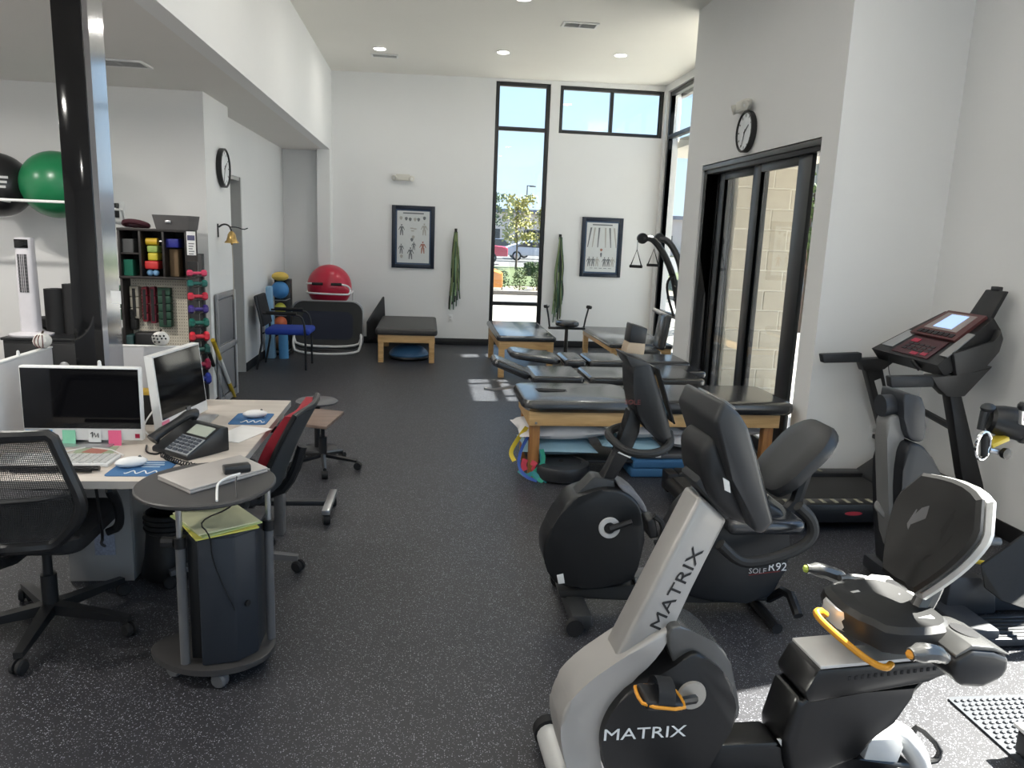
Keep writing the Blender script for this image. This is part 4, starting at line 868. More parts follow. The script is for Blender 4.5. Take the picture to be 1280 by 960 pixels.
part('note', MB().box((xa,my-.004,zb-.006),(xa+.05,my-.0025,zb+.046)), WHITE, t); part('scribble', MB().tube([(xa+.01,my-.005,zb+.03),(xa+.018,my-.005,zb+.038),(xa+.016,my-.005,zb+.014),(xa+.026,my-.005,zb+.034),(xa+.03,my-.005,zb+.016),(xa+.04,my-.005,zb+.032),(xa+.04,my-.005,zb+.014)], .002, 5), BLACK, t)
# little ghosts and pumpkins
def ghost(c, s, lb):
    t = thing('ghost_figurine', lb, 'figurine', c, 'small white ghost figurines'); c = V(*c)
    part('body', MB().lathe([(.55*s,0),(.5*s,.2*s),(.4*s,.7*s),(.42*s,1.0*s),(.3*s,1.35*s),(.05*s,1.5*s)], c, n=12), WHITE, t)
    for u in (-.12, .12): part('eye', MB().ball(c+V(u*s,-.38*s,1.05*s), .06*s, 6), BLACK, t)
ghost((pY(124,457,my+.015).x, my+.018, zt_), .017, 'tiny white ghost figurine on top of the facing monitor'); g_ = pX(23, 447, -1.727); ghost((-1.727, g_.y, 1.07), .015, 'tiny white ghost figurine on the left privacy panel')
PUMP = M('white_pumpkin', (.70,.68,.64), .5)
def pumpkin(c, r, lb, stripes):
    t = thing('mini_pumpkin', lb, 'pumpkin', c, 'mini white pumpkins'); c = V(*c); mb = MB(); rings = []
    for i in range(9):
        ph = -math.pi/2+math.pi*i/8; rings.append([c+V(r*math.cos(ph)*(1-.10*abs(math.sin(4*q)))*math.cos(q), r*math.cos(ph)*(1-.10*abs(math.sin(4*q)))*math.sin(q), r*.82+r*.82*math.sin(ph)+1e-4*i) for q in [2*math.pi*k/32 for k in range(32)]])
    mb.loft(rings); part('flesh', mb, PUMP, t); part('stem', MB().tube([c+V(0,0,r*1.55),c+V(.15*r,0,r*1.9)], r*.12, 6), M('stem_dark', (.05,.03,.02), .8), t)
    if stripes:
        for q in (-1.57-.45, -1.57, -1.57+.45): part('stripe', MB().tube([c+V(r*1.0*math.cos(ph)*math.cos(q), r*1.0*math.cos(ph)*math.sin(q), r*.82+r*.83*math.sin(ph)) for ph in [-1.0+i*.25 for i in range(9)]], r*.05, 5), M('stripe_brown', (.12,.03,.03), .7), t)
    else:
        for i in range(11):
            q = -1.57+(-.9,-.45,0,.45,.9,-.7,-.2,.3,.75,-.4,.15)[i]; ph = (.1,.15,.1,.15,.1,.5,.55,.5,.5,-.35,-.35)[i]
            part('dot', MB().ball(c+V(r*.98*math.cos(ph)*math.cos(q), r*.98*math.cos(ph)*math.sin(q), r*.82+r*.81*math.sin(ph)), r*.13, 6), BLACK, t)
pumpkin((-1.727, 3.62, 1.07), .041, 'mini white pumpkin with dark stripes on the left privacy panel', True); p = pY(202, 450, 4.145); pumpkin((p.x-.0, 4.145, 1.012), .046, 'mini white pumpkin with black dots on the rear privacy panel', False)
single('skull_figurine', MB().ball((-1.66, 3.66, .98), .022, 10).box((-1.672,3.645,DZ),(-1.648,3.675,.97),.004), M('skull_grey', (.4,.4,.4), .6), 'small pale figurine standing behind the facing monitor', 'figurine', org=(-1.66,3.66,DZ))
# keyboard, mice, pads, papers
def pdz(px, py): return pz(px, py, DZ)
k0 = pdz(70, 585); t = thing('keyboard', 'white keyboard before the facing monitor', 'keyboard', (-1.42, 2.95, DZ)); R = rotz(3)
kx0, kx1, ky0, ky1 = -1.62, -1.19, 2.91, 3.04
part('tray', MB().box((kx0,ky0,DZ),(kx1,ky1,DZ+.014),.004), WHITE, t)
for r_ in range(5):
    for c_ in range(16):
        xx = kx0+.012+c_*.0256; yy = ky0+.010+r_*.0232
        part('key', MB().box((xx,yy,DZ+.014),(xx+.021,yy+.018,DZ+.019)), M('key_white', (.62,.62,.61), .5), t, smooth=0)
single('pen_tray', MB().tube([(-1.55,2.855,DZ+.012),(-1.20,2.86,DZ+.012)], .010, 8).tube([(-1.50,2.835,DZ+.010),(-1.22,2.838,DZ+.010)], .007, 8), GLOSSB, 'dark glossy pen rest in front of the keyboard', 'pen rest', org=(-1.4,2.85,DZ))
MPAD = M('mouse_pad_blue', (.035,.13,.30), .75)
def mousepad(x0, x1, y0, y1, lb, lines=True):
    t = thing('mouse_pad', lb, 'mouse pad', ((x0+x1)/2, (y0+y1)/2, DZ), 'blue mouse pads'); part('pad', MB().prism(rrect(x0,x1,y0,y1,DZ+.0002,.015,3), (0,0,.003)), MPAD, t)
    if lines:
        for i, (u, w_) in enumerate(((.62,.16),(.62,.2),(.62,.16))): part('print_line', MB().box((x0+(x1-x0)*(u-w_),y0+(y1-y0)*(.84-.14*i),DZ+.0033),(x0+(x1-x0)*(u+w_),y0+(y1-y0)*(.90-.14*i),DZ+.0037)), M('print_pale', (.45,.55,.66), .7), t)
        part('print_script', MB().tube([(x0+(x1-x0)*u, y0+(y1-y0)*(.22+.09*math.sin(u*34)), DZ+.0035) for u in [.3+.02*i for i in range(32)]], .0025, 5), WHITE, t)
def mouse(c, rz, lb):
    t = thing_local('computer_mouse', lb, 'mouse', c, rz, 'white computer mice')
    part('shell', MB().ball((0,0,.012), (.058,.030,.020), 16), WHITE, t); part('wheel', MB().cyl((.03,-.003,.029),(.03,.003,.029), .006, n=8), MGREY, t)
mousepad(-1.165, -.955, 2.80, 2.985, 'blue mouse pad beside the white keyboard'); mouse((-1.105, 2.91, DZ+.0105), 25, 'white mouse on the pad beside the keyboard')
mousepad(-.92, -.745, 3.58, 3.80, 'blue mouse pad on the desk return before the red chair', True); mouse((-.82, 3.71, DZ+.0105), 15, 'white mouse on the pad before the red chair')
t = thing('paper_sheets', 'loose coloured papers and string under the facing monitor', 'papers', (-1.35, 3.1, DZ)); 
part('sheet', MB().box((-1.40,3.08,DZ+.0005),(-1.25,3.19,DZ+.002), rot=rotz(8)), M('paper_green', (.34,.40,.28), .8), t); part('sheet', MB().box((-1.36,3.09,DZ+.0022),(-1.28,3.15,DZ+.003), rot=rotz(-14)), M('paper_redbrown', (.42,.17,.13), .8), t)
part('string', MB().tube([(-1.46,3.06,DZ+.004),(-1.37,3.17,DZ+.005),(-1.26,3.13,DZ+.005),(-1.19,3.06,DZ+.004)], .003, 5), WHITE, t)
# angled second computer
p0 = pdz(203, 545); p1 = pdz(250, 512)
mx0, my0, mx1, my1 = -1.165, 3.42, -1.09, 3.90
d = V(mx1-mx0, my1-my0, 0).normalized(); n_ = V(d.y, -d.x, 0)
L_ = .45; c0 = V(-1.14, 3.375, 0)
t = thing('all_in_one_computer', 'white all-in-one computer turned to the red chair, screen mirroring the room', 'computer', (-1.12, 3.65, DZ))
def slabp(u0, u1, z0, z1, n0, n1, lean=.10):
    q = lambda u, z, n: c0 + d*u + n_*(n-lean*(z-DZ)) + V(0,0,z)
    return MB().loft([[q(u0,z0,n0),q(u1,z0,n0),q(u1,z0,n1),q(u0,z0,n1)],[q(u0,z1,n0),q(u1,z1,n0),q(u1,z1,n1),q(u0,z1,n1)]])
part('bezel', slabp(0, L_, DZ+.015, DZ+.35, -.035, 0), WHITE, t); part('screen', slabp(.012, L_-.008, DZ+.065, DZ+.342, .0005, .002), SCREEN, t)
part('stand', slabp(L_*.3, L_*.7, DZ, DZ+.2, -.06, -.04).box((-1.17,3.55,DZ),(-1.0,3.75,DZ+.008),.003), STEEL, t); part('webcam_clip', slabp(L_*.52, L_*.60, DZ+.03, DZ+.075, .001, .006), MGREY, t)
single('sticky_note', slabp(-.004, .06, DZ+.004, DZ+.06, .004, .005), M('note_e', (.78,.22,.34), .7), 'pink sticky note at the base of the turned computer', 'sticky note', org=(mx0,my0,DZ))
# desk phone
t = thing_local('desk_phone', 'black desk phone with handset, grey buttons and screen', 'phone', (-.955, 3.14, DZ), -38)
prof = [(-.10,.0),(.10,.0),(.10,.02),(-.06,.105),(-.10,.10)]
part('body', MB().prism([(-.115, y, z) for y, z in [(-q[0], q[1]) for q in prof]], (.23,0,0), .006), SATIN, t)
def onface(u0, u1, v0, v1, h0, h1, bev=.001):   # v along slope from front (0) to back (1)
    A_ = V(0,-.10,.02); B_ = V(0,.06,.105); sd = (B_-A_); nn = V(0,-sd.z,sd.y).normalized()
    q = lambda u, v, h: A_+sd*v+V(u,0,0)+nn*h
    return MB().loft([[q(u0,v0,h0),q(u1,v0,h0),q(u1,v1,h0),q(u0,v1,h0)],[q(u0,v0,h1),q(u1,v0,h1),q(u1,v1,h1),q(u0,v1,h1)]])
part('keypad_plate', onface(-.03,.112,.02,.55,.0005,.003), M('phone_silver', (.30,.32,.34), .4), t); part('display', onface(-.02,.10,.62,.93,.0005,.004), M('phone_lcd', (.38,.42,.36), .2), t)
for r_ in range(5):
    for c_ in range(4): part('button', onface(-.022+c_*.034, .002+c_*.034, .06+r_*.097, .12+r_*.097, .003, .008), M('button_dark', (.05,.06,.08), .4), t, smooth=0)
part('handset', MB().tube([(-.082,-.115,.055),(-.082,-.09,.075),(-.082,.0,.110),(-.082,.06,.135),(-.082,.085,.125)], [.026,.020,.017,.020,.027], 10, sm=1), SATIN, t)
part('coil_cord', MB().tube([(.0+.26*i/90+.0, -.13-.02*math.sin(i/90*3)+.010*math.cos(i*1.2), .013+.010*math.sin(i*1.2)) for i in range(91)], .0028, 4), BLACK, t)
single('paper_sheet', MB().box((-.90,3.28,DZ+.001),(-.74,3.54,DZ+.0025), rot=rotz(-22)), WHITE, 'white paper sheet lying behind the desk phone', 'paper', org=(-.82,3.4,DZ))
cable('black phone cable curving over the desk', [(-1.15,3.20,DZ+.004),(-1.12,3.10,DZ+.004),(-1.07,3.07,DZ+.004),(-1.06,3.10,DZ+.004)], .004)
cable('white cables drooping beside the turned computer', [(-1.20,3.45,DZ+.10),(-1.24,3.40,DZ+.03),(-1.18,3.33,DZ+.004),(-1.14,3.36,DZ+.004)], .004, WHITE)
t = thing('desk_clutter_basket', 'small dark basket with a yellow lid between the two computers', 'basket', (-1.27, 3.70, DZ))
part('basket', MB().box((-1.36,3.56,DZ),(-1.24,3.61,DZ+.14),.006), BLACK, t); part('lid', MB().box((-1.37,3.555,DZ+.14),(-1.22,3.615,DZ+.165),.006), M('basket_yellow', (.55,.36,.05), .5), t)
# black waste bin
bx_ = pz(200, 722); t = thing('waste_bin', 'black flared waste bin beside the desk panel', 'bin', (-1.24, 3.44, 0)); c = (-1.20, 3.56, 0)
part('bin_body', MB().lathe([(.125,0),(.13,.012),(.112,.10),(.10,.22),(.105,.225),(.105,.31),(.098,.315),(.098,.02),(0,.02)], c, n=28), BLACK, t)
for z in (.24,.265,.29): part('rib', MB().tube([V(*c)+V(.107*math.cos(q),.107*math.sin(q),z) for q in [2*math.pi*i/28 for i in range(28)]], .004, 5, closed=True), BLACK, t)
# ------------------------------------------------------------------ office chairs
MESHM = M('chair_mesh', (.03,.03,.032), .7)
def meshback(w0, w1, z0, z1, y0, lean, curve, t, mt=MESHM, frame=SATIN, step=.0125, nm='back_mesh', fr=.018):
    """mesh back seen as crossing strands inside a tube frame; facing +Y, at y=y0 for z0"""
    def P(u, v):   # u -1..1, v 0..1
        w_ = w0(v); return V(u*w_, y0-lean*v+curve*(u*u)-.02*math.sin(v*3.14), z0+(z1-z0)*v)
    out = [P(-1,v/8) for v in range(9)]+[P(-1+2*i/8,1) for i in range(1,8)]+[P(1,1-v/8) for v in range(9)]+[P(1-2*i/8,0) for i in range(1,8)]
    part('back_frame', MB().tube(out, fr, 8, closed=True, sm=1), frame, t)
    mb = MB(); nv = int((z1-z0)/step); nu = int(.52/step)
    for i in range(1, nu):
        u = -1+2*i/nu; pts = [P(u, j/8) for j in range(9)]
        for a, b in zip(pts, pts[1:]): mb.quad([a-V(.0011,0,0), a+V(.0011,0,0), b+V(.0011,0,0), b-V(.0011,0,0)])
    for j in range(1, nv):
        v = j/nv; pts = [P(-1+2*i/8, v) for i in range(9)]
        for a, b in zip(pts, pts[1:]): mb.quad([a-V(0,0,.0011), b-V(0,0,.0011), b+V(0,0,.0011), a+V(0,0,.0011)])
    o = part(nm, mb, mt, t, smooth=0); o['kind'] = 'stuff'; return P
def starbase(t, r=.31, a0=0, mt=SATIN, hub=.42):
    part('gas_column', MB().cyl((0,0,.08),(0,0,.24), .030, .030, 14).cyl((0,0,.24),(0,0,hub), .018, .018, 12), SATIN, t)
    for i in range(5):
        a = math.radians(a0+72*i); d = V(math.cos(a), math.sin(a), 0); e_ = V(-d.y, d.x, 0)
        lg = part('base_leg', MB().loft([[V(0,0,.12)+e_*.026, V(0,0,.12)-e_*.026, V(0,0,.075)-e_*.026, V(0,0,.075)+e_*.026], [d*r+e_*.016+V(0,0,.085), d*r-e_*.016+V(0,0,.085), d*r-e_*.016+V(0,0,.062), d*r+e_*.016+V(0,0,.062)]]), mt, t)
        part('caster', MB().lathe([(0,-.025),(.022,-.025),(.029,-.018),(.029,-.006),(.018,-.004),(.018,.004),(.029,.006),(.029,.018),(.022,.025),(0,.025)], d*r+V(0,0,.0295)+e_*.0, (e_+d*.4), 14), RUBBER, lg)
def arm(t, s, w_=.29, mt=SATIN):
    part('armrest', MB().tube([(s*(w_-.05),-.02,.42),(s*w_,-.01,.44),(s*(w_+.015),-.06,.56),(s*(w_+.01),-.14,.645),(s*w_,-.02,.662),(s*w_,.14,.655)], [.016,.018,.018,.02,.02,.02], 8, sm=2), mt, t)
t = thing_local('office_chair', 'black mesh back office chair at the facing monitor', 'chair', (-1.50, 3.04, 0), 2, 'office chairs')
part('seat', cushion(-.245, .245, -.28, .20, .43, .50, .08, .03), M('black_fabric', (.015,.015,.017), .85, bump=.3, bscale=300), t)
meshback(lambda v: .16+.27*math.sin(min(v, .42)/.42*1.57)*.42-(max(v-.42, 0)/.58)**1.1*.085+.02, None, .50, .915, -.36, .03, .03, t, step=.0065, fr=.022)
part('lumbar_bar', MB().tube([(-.26,-.35,.70),(-.12,-.39,.685),(.12,-.39,.685),(.26,-.35,.70)], .012, 8, sm=1), SATIN, t)
part('back_spine', MB().tube([(0,-.08,.41),(0,-.32,.42),(0,-.42,.50),(0,-.40,.66)], .022, 8, sm=1), SATIN, t); part('mechanism', MB().box((-.09,-.12,.37),(.09,.12,.43),.01), BLACK, t)
starbase(t, .335, -86); arm(t, -1); arm(t, 1)
# red backed chair: faces the desk return (-X)
t = thing_local('office_chair', 'grey mesh office chair with red front padding at the desk return', 'chair', (-.90, 3.56, 0), 86, 'office chairs')
part('seat', cushion(-.235, .235, -.20, .25, .41, .48, .08, .03), M('black_fabric', (.015,.015,.017), .85, bump=.3, bscale=300), t)
def PB(u, v): return V(u*(.20+.03*v), -.20-.17*v**1.3+.03*u*u, .45+.39*v)
GM = M('grey_mesh', (.045,.05,.055), .6, var=.1, vscale=200)
rings = [[PB(u, v) for u in (-1,-.5,0,.5,1)]+[PB(u, v)+V(0,-.03,0) for u in (1,.5,0,-.5,-1)] for v in [i/8 for i in range(9)]]
part('back_shell', MB().loft(rings), GM, t)
rings = [[PB(u*.9, v)+V(0,.035+.02*math.sin(v*3.1),0) for u in (-1,-.5,0,.5,1)]+[PB(u*.9, v)+V(0,.003,0) for u in (1,.5,0,-.5,-1)] for v in [.06+i*.92/8 for i in range(9)]]
part('red_padding', MB().loft(rings), M('red_fabric', (.30,.012,.025), .75, bump=.2, bscale=200), t, 'red back padding')
part('back_frame', MB().tube([PB(1,i/6)+V(.005,-.015,0) for i in range(7)]+[PB(1-2*i/6,1)+V(0,-.015,.006) for i in range(1,6)]+[PB(-1,1-i/6)+V(-.005,-.015,0) for i in range(7)], .013, 8), SATIN, t)
part('back_spine', MB().tube([(0,-.05,.40),(0,-.22,.40),(0,-.29,.50),(0,-.33,.64)], .024, 8, sm=1), SATIN, t); part('mechanism', MB().box((-.09,-.12,.345),(.09,.12,.41),.01), BLACK, t)
starbase(t, .30, 56, MGREY); 
for s in (-1, 1):
    part('armrest', MB().tube([(s*.20,-.05,.38),(s*.27,-.09,.39),(s*.285,-.16,.46),(s*.28,-.13,.58),(s*.27,-.22,.635),(s*.265,-.05,.655),(s*.265,.08,.65)], [.018,.02,.022,.02,.018,.018,.018], 8, sm=2), DGREY, t)
# brown topped rolling stool beyond the red chair
t = thing_local('rolling_stool', 'rolling stool with a square brown wood grain top beyond the red chair', 'stool', (-.72, 5.22, 0), 0)
WG = wood_mat('grey_brown_wood', s2l(112,92,82), s2l(142,122,110), 0, .5, 8)
q = [pz(px_, py_, .385)-V(-.72,5.22,0) for px_, py_ in ((366,527),(389,531),(408,533),(430,514),(402,511),(378,511))]
part('top', MB().prism(q, (0,0,-.022), .004), WG, t); part('post', MB().cyl((.02,0,.09),(.02,0,.23), .028, n=12).cyl((.02,0,.23),(.02,0,.363), .014, n=10), SATIN, t)
for i in range(5):
    a = math.radians(72*i-8); dd = V(math.cos(a), math.sin(a), 0)
    lg = part('base_leg', MB().tube([(.02,0,.10), dd*.24+V(.02,0,.062)], [.02,.014], 6), SATIN, t); part('caster', MB().lathe([(0,-.02),(.026,-.02),(.028,0),(.026,.02),(0,.02)], dd*.245+V(.02,0,.0285), (-dd.y,dd.x,0), 12), RUBBER, lg)
t = thing_local('rolling_stool', 'round grey topped stool just behind the brown topped stool', 'stool', (-.80, 5.66, 0), 0)
part('seat', MB().lathe([(.12,.365),(.15,.375),(.155,.385),(.14,.395),(0,.398)], (0,0,0), n=24), MGREY, t); part('post', MB().cyl((0,0,.03),(0,0,.365), .022, n=10), SATIN, t); part('base_plate', MB().lathe([(.15,0),(.15,.015),(.04,.03),(0,.03)], (0,0,0), n=20), SATIN, t)
# silver foot bar of the rolling frame beside the red chair
t = thing('rolling_table_base', 'silver foot bar on casters reaching out from under the desk return', 'frame', (-.7, 4.30, 0))
part('foot_bar', MB().box((-.565,4.13,.066),(-.52,4.50,.095),.004), STEEL, t); part('beam', MB().box((-1.05,4.27,.07),(-.565,4.32,.10),.004), DGREY, t); part('post', MB().box((-1.05,4.26,.10),(-1.0,4.33,.6),.004), DGREY, t)
part('foot_bar', MB().box((-1.10,4.13,.066),(-1.05,4.50,.095),.004), STEEL, t)
for x in (-.543, -1.075):
    for y in (4.16, 4.46): part('caster', MB().lathe([(0,-.018),(.030,-.018),(.032,0),(.030,.018),(0,.018)], (x,y,.0325), (1,.3,0), 14), RUBBER, t)
# ------------------------------------------------------------------ laptop cart
CT = M('cart_top', (.045,.043,.043), .42, var=.1, vscale=6); CAB = M('cart_blue_grey', (.019,.023,.031), .45)
KZ = .785
tl, tr, tf, tb = pz(168,605,KZ), pz(345,600,KZ), pz(258,633,KZ), pz(300,577,KZ)
ccx, ccy = (tl.x+tr.x)/2, (tf.y+tb.y)/2; rx_, ry_ = (tr.x-tl.x)/2, (tb.y-tf.y)/2
t = thing('laptop_cart', 'oval topped rolling laptop cart with a dark cabinet', 'cart', (ccx, ccy, 0))
part('top', MB().lathe([(0,-.018),(.97,-.018),(1,-.012),(1,-.004),(.98,0),(0,0)], (0,0,0), n=48).xf(Matrix.Translation((ccx,ccy,KZ)) @ Matrix.Diagonal((rx_,ry_,1,1))), CT, t)
bcx, bcy = ccx-.045, ccy+.115
base = [(bcx-.24, bcy+.03), (bcx-.12, bcy-.10), (bcx+.03, bcy-.145), (bcx+.17, bcy-.10), (bcx+.235, bcy+.0), (bcx+.22, bcy+.13), (bcx+.10, bcy+.20), (bcx-.08, bcy+.20), (bcx-.19, bcy+.12)]
def smooth2(P, it=2):
    for _ in range(it):
        q = []
        for i in range(len(P)):
            a, b = P[i], P[(i+1) % len(P)]; q += [tuple(a[k]*.75+b[k]*.25 for k in range(2)), tuple(a[k]*.25+b[k]*.75 for k in range(2))]
        P = q
    return P
part('base', MB().prism([(x,y,.062) for x, y in smooth2(base)], (0,0,.022), .004), CT, t)
for x, y in ((bcx+.06,bcy-.10),(bcx+.17,bcy+.06),(bcx-.12,bcy-.02),(bcx-.05,bcy+.16)):
    part('caster', MB().lathe([(0,-.02),(.024,-.02),(.03,-.012),(.03,.012),(.024,.02),(0,.02)], (x,y,.031), (.4,1,0), 14), MGREY, t)
p1_ = V(bcx-.065, bcy-.075, 0); p2_ = V(bcx+.205, bcy+.09, 0)
for p_ in (p1_, p2_):
    part('post', MB().cyl(p_+V(0,0,.084), p_+V(0,0,.55), .017, n=12), MGREY, t); part('upper_post', MB().cyl(p_+V(.0,-.0,.55), p_+V(.0,-.0,KZ-.018), .011, n=12), STEEL, t)
    part('clamp', MB().cyl(p_+V(0,0,.53), p_+V(0,0,.57), .022, n=12).cyl(p_+V(-.02,0,.55), p_+V(-.06,0,.55), .018, .022, n=10), BLACK, t)
cb = [(bcx+.0,bcy-.105),(bcx+.12,bcy-.08),(bcx+.18,bcy-.01),(bcx+.18,bcy+.17),(bcx+.0,bcy+.17)]
part('cabinet', MB().prism([(x,y,.0845) for x, y in cb], (0,0,.485), .008), CAB, t); part('cabinet_side', MB().box((bcx-.05,bcy-.05,.0845),(bcx-.003,bcy+.17,.565),.004), SATIN, t)
part('cabinet_rim', MB().prism([(x*1.0,y,.57) for x, y in [(bcx-.005,bcy-.112),(bcx+.125,bcy-.087),(bcx+.187,bcy-.015),(bcx+.187,bcy+.175),(bcx-.005,bcy+.175)]], (0,0,.012), .003), CAB, t)
part('cabinet_lock', MB().lathe([(0,0),(.012,0),(.012,.008),(0,.01)], (bcx+.15, bcy-.045, .30), (.8,-.5,0), 10), BLACK, t)
# papers on the cabinet
for i, (col, rz_) in enumerate((('paper_yellow', 32), ('paper_lime', 40), ('paper_cream', 36))):
    mt = M(col, ((.66,.60,.12), (.45,.52,.22), (.62,.62,.40))[i], .8)
    single('paper_stack', MB().box((bcx-.08,bcy-.11+.01*i,.583+.006*i),(bcx+.14,bcy+.17,.5885+.006*i), rot=rotz(rz_)), mt, ('yellow paper pad, bottom of the stack on the cart cabinet', 'lime paper sheets in the middle of the cart cabinet stack', 'cream paper sheet on top of the cart cabinet stack')[i], 'papers', org=(bcx,bcy,.58+.006*i))
# laptop
lq = [pz(px_, py_, KZ) for px_, py_ in ((197,600),(238,618),(335,590),(300,574))]
t = thing('laptop', 'closed silver laptop on the oval cart top', 'laptop', (ccx, ccy, KZ)); ALU = M('laptop_silver', (.48,.45,.43), .4, metal=.3)
part('base', MB().prism([q+V(0,0,.0005) for q in lq], (0,0,.009), .002), ALU, t); part('lid', MB().prism([q+V(0,0,.0105) for q in lq], (0,0,.007), .002), ALU, t)
ad = pz(296,590,KZ+.018); single('power_adapter', MB().box(ad+V(-.045,-.022,.0005), ad+V(.045,.022,.028), .005, rot=rotz(25)), SATIN, 'black power adapter brick on top of the laptop', 'power adapter', org=ad)
cable('white charging cable lying across the laptop cart', [pz(300,592,KZ+.03), pz(285,596,KZ+.03), pz(272,604,KZ+.022), pz(271,612,KZ+.02), pz(271,626,KZ+.006)], .004, WHITE)
cable('thin black cable hanging down over the cart papers', [pz(296,596,KZ+.025), pz(294,606,KZ+.02), pz(297,632,KZ-.01)+V(0,-.0,0), V(bcx+.02,bcy-.16,.66), V(bcx+.06,bcy-.14,.60), V(bcx+.05,bcy-.115,.50), V(bcx+.12,bcy-.10,.30)], .0025)
# ------------------------------------------------------------------ back left corner: shelves, weights, balls
GWY = 6.925
# wall rack with two big balls
by_ = 6.52
t = thing('ball_shelf', 'white rail wall shelf carrying the black and green balls', 'shelf', (-3.1, GWY, 1.7))
zr = pY(40, 251, by_-.30).z
part('front_rail', MB().tube([(-3.9,by_-.30,zr),(-2.55,by_-.30,zr)], .011, 8), WHITE, t); part('rear_rail', MB().tube([(-3.9,by_+.20,zr-.03),(-2.55,by_+.20,zr-.03)], .011, 8), WHITE, t)
for x in (-3.85, -3.2, -2.58): part('bracket', MB().tube([(x,GWY-.002,zr-.03),(x,by_+.2,zr-.03),(x,by_-.30,zr)], .009, 6).box((x-.02,GWY-.008,zr-.09),(x+.02,GWY-.001,zr+.04)), WHITE, t)
g0 = pY(71, 231, by_); gr = .258
single('exercise_ball', MB().ball((g0.x, by_, g0.z), gr, 40), M('green_ball', (.012,.17,.065), .3, var=.05), 'big green exercise ball on the wall shelf', 'exercise ball', org=(g0.x,by_,g0.z-gr))
b0 = pY(-3, 231, by_); br_ = .245
t = thing('exercise_ball', 'big black exercise ball with pale lettering on the wall shelf', 'exercise ball', (b0.x, by_, b0.z-br_))
part('ball', MB().ball((b0.x, by_, b0.z), br_, 40), M('black_ball', (.012,.012,.013), .3), t)
dv = (CAM - V(b0.x, by_, b0.z)).normalized(); rt = V(dv.y, -dv.x, 0).normalized()*-1; oc = V(b0.x, by_, b0.z)+dv*(br_+.001)+rt*.035
for i in range(3): part('print_mark', MB().prism([oc+rt*(.01*k+u)+V(0,0,.05-.035*i+v) for k, u, v in ((0,-.03,0),(0,.035-.01*i,0),(0,.035-.01*i,.018),(0,-.03,.018))], dv*.001), M('pale_print', (.5,.5,.5), .6), t)
# black counter with fan and rollers
cz_ = .78; cy0 = 5.9
t = thing('storage_counter', 'long black storage cabinet under the ball shelf', 'cabinet', (-3.0, 6.3, 0))
xl, xr = pY(3, 421, cy0).x, -2.50
part('body', MB().box((xl, cy0, .04), (xr, 6.6, cz_-.02), .004), BLACK, t); part('top', MB().box((xl-.01, cy0-.015, cz_-.02), (xr+.01, 6.61, cz_), .003), SATIN, t)
for i in range(2): 
    dr = part('door', MB().box((xl+.01+i*(xr-xl)/2, cy0-.018, .06), (xl-.01+(i+1)*(xr-xl)/2, cy0-.002, cz_-.04), .003), BLACK, t); part('handle', MB().cyl((xl+(xr-xl)/2+(.04 if i else -.04), cy0-.03, .6),(xl+(xr-xl)/2+(.04 if i else -.04), cy0-.03, .7), .006, n=8), STEEL, dr)
part('plinth', MB().box((xl+.02, cy0+.03, 0), (xr-.02, 6.55, .04)), BLACK, t)
fy = 6.05; fb = pY(40, 416, fy); ft = pY(34, 297, fy)
t = thing('tower_fan', 'white tower fan standing on the black cabinet', 'fan', (fb.x, fy, cz_)); FW = M('fan_white', (.62,.60,.63), .4); fx = fb.x
part('base', MB().lathe([(.145,0),(.148,.012),(.09,.022),(.06,.03),(0,.03)], (fx,fy,cz_), n=28), FW, t)
part('tower', MB().loft([rrect(fx-.062, fx+.062, fy-.055, fy+.055, cz_+.03, .03), rrect(fx-.06, fx+.06, fy-.055, fy+.055, cz_+.40, .03), rrect(fx-.056, fx+.056, fy-.05, fy+.05, ft.z, .03)]), FW, t)
part('control_panel', MB().box((fx-.047, fy-.056, ft.z-.075), (fx+.047, fy-.050, ft.z-.012), .002), GLOSSB, t); gt_, gb_ = ft.z-.12, ft.z-.40
part('grille_recess', MB().box((fx-.032, fy-.0572, gb_), (fx+.032, fy-.05, gt_)), M('grille_dark', (.06,.06,.065), .6), t)
for i in range(11): part('grille_bar', MB().box((fx-.032, fy-.0605, gb_+.012+i*.025), (fx+.032, fy-.0575, gb_+.020+i*.025)), MGREY, t)
for i in range(3): part('grille_post', MB().box((fx-.014+i*.013, fy-.063, gb_), (fx-.011+i*.013, fy-.061, gt_)), FW, t)
for i, (px_, h, r_, lb) in enumerate(((72, .34, .072, 'short black foam roller standing beside the tower fan'), (95, .38, .072, 'taller black foam roller standing against the black column'))):
    q = pY(px_, 420, 6.2); t = thing('foam_roller', lb, 'foam roller', (q.x, 6.2, cz_), 'black foam rollers'); part('roll', MB().lathe([(0,0),(r_,0),(r_,h),(r_*.35,h),(r_*.3,h-.02),(0,h-.02)], (q.x,6.2,cz_), n=24), RUBBER, t); part('core_rim', MB().lathe([(r_*.5,h+.0005),(r_*.5,h+.004),(r_*.4,h+.004),(r_*.4,h+.0005)], (q.x,6.2,cz_), n=20), SATIN, t)
q = pY(24, 412, 6.35); single('black_bowl', MB().lathe([(.05,0),(.10,.03),(.11,.09),(.10,.10),(0,.06)], (xl+.13, 6.38, cz_), n=20), BLACK, 'low black bowl behind the tower fan', 'bowl', org=(xl+.13,6.38,cz_))
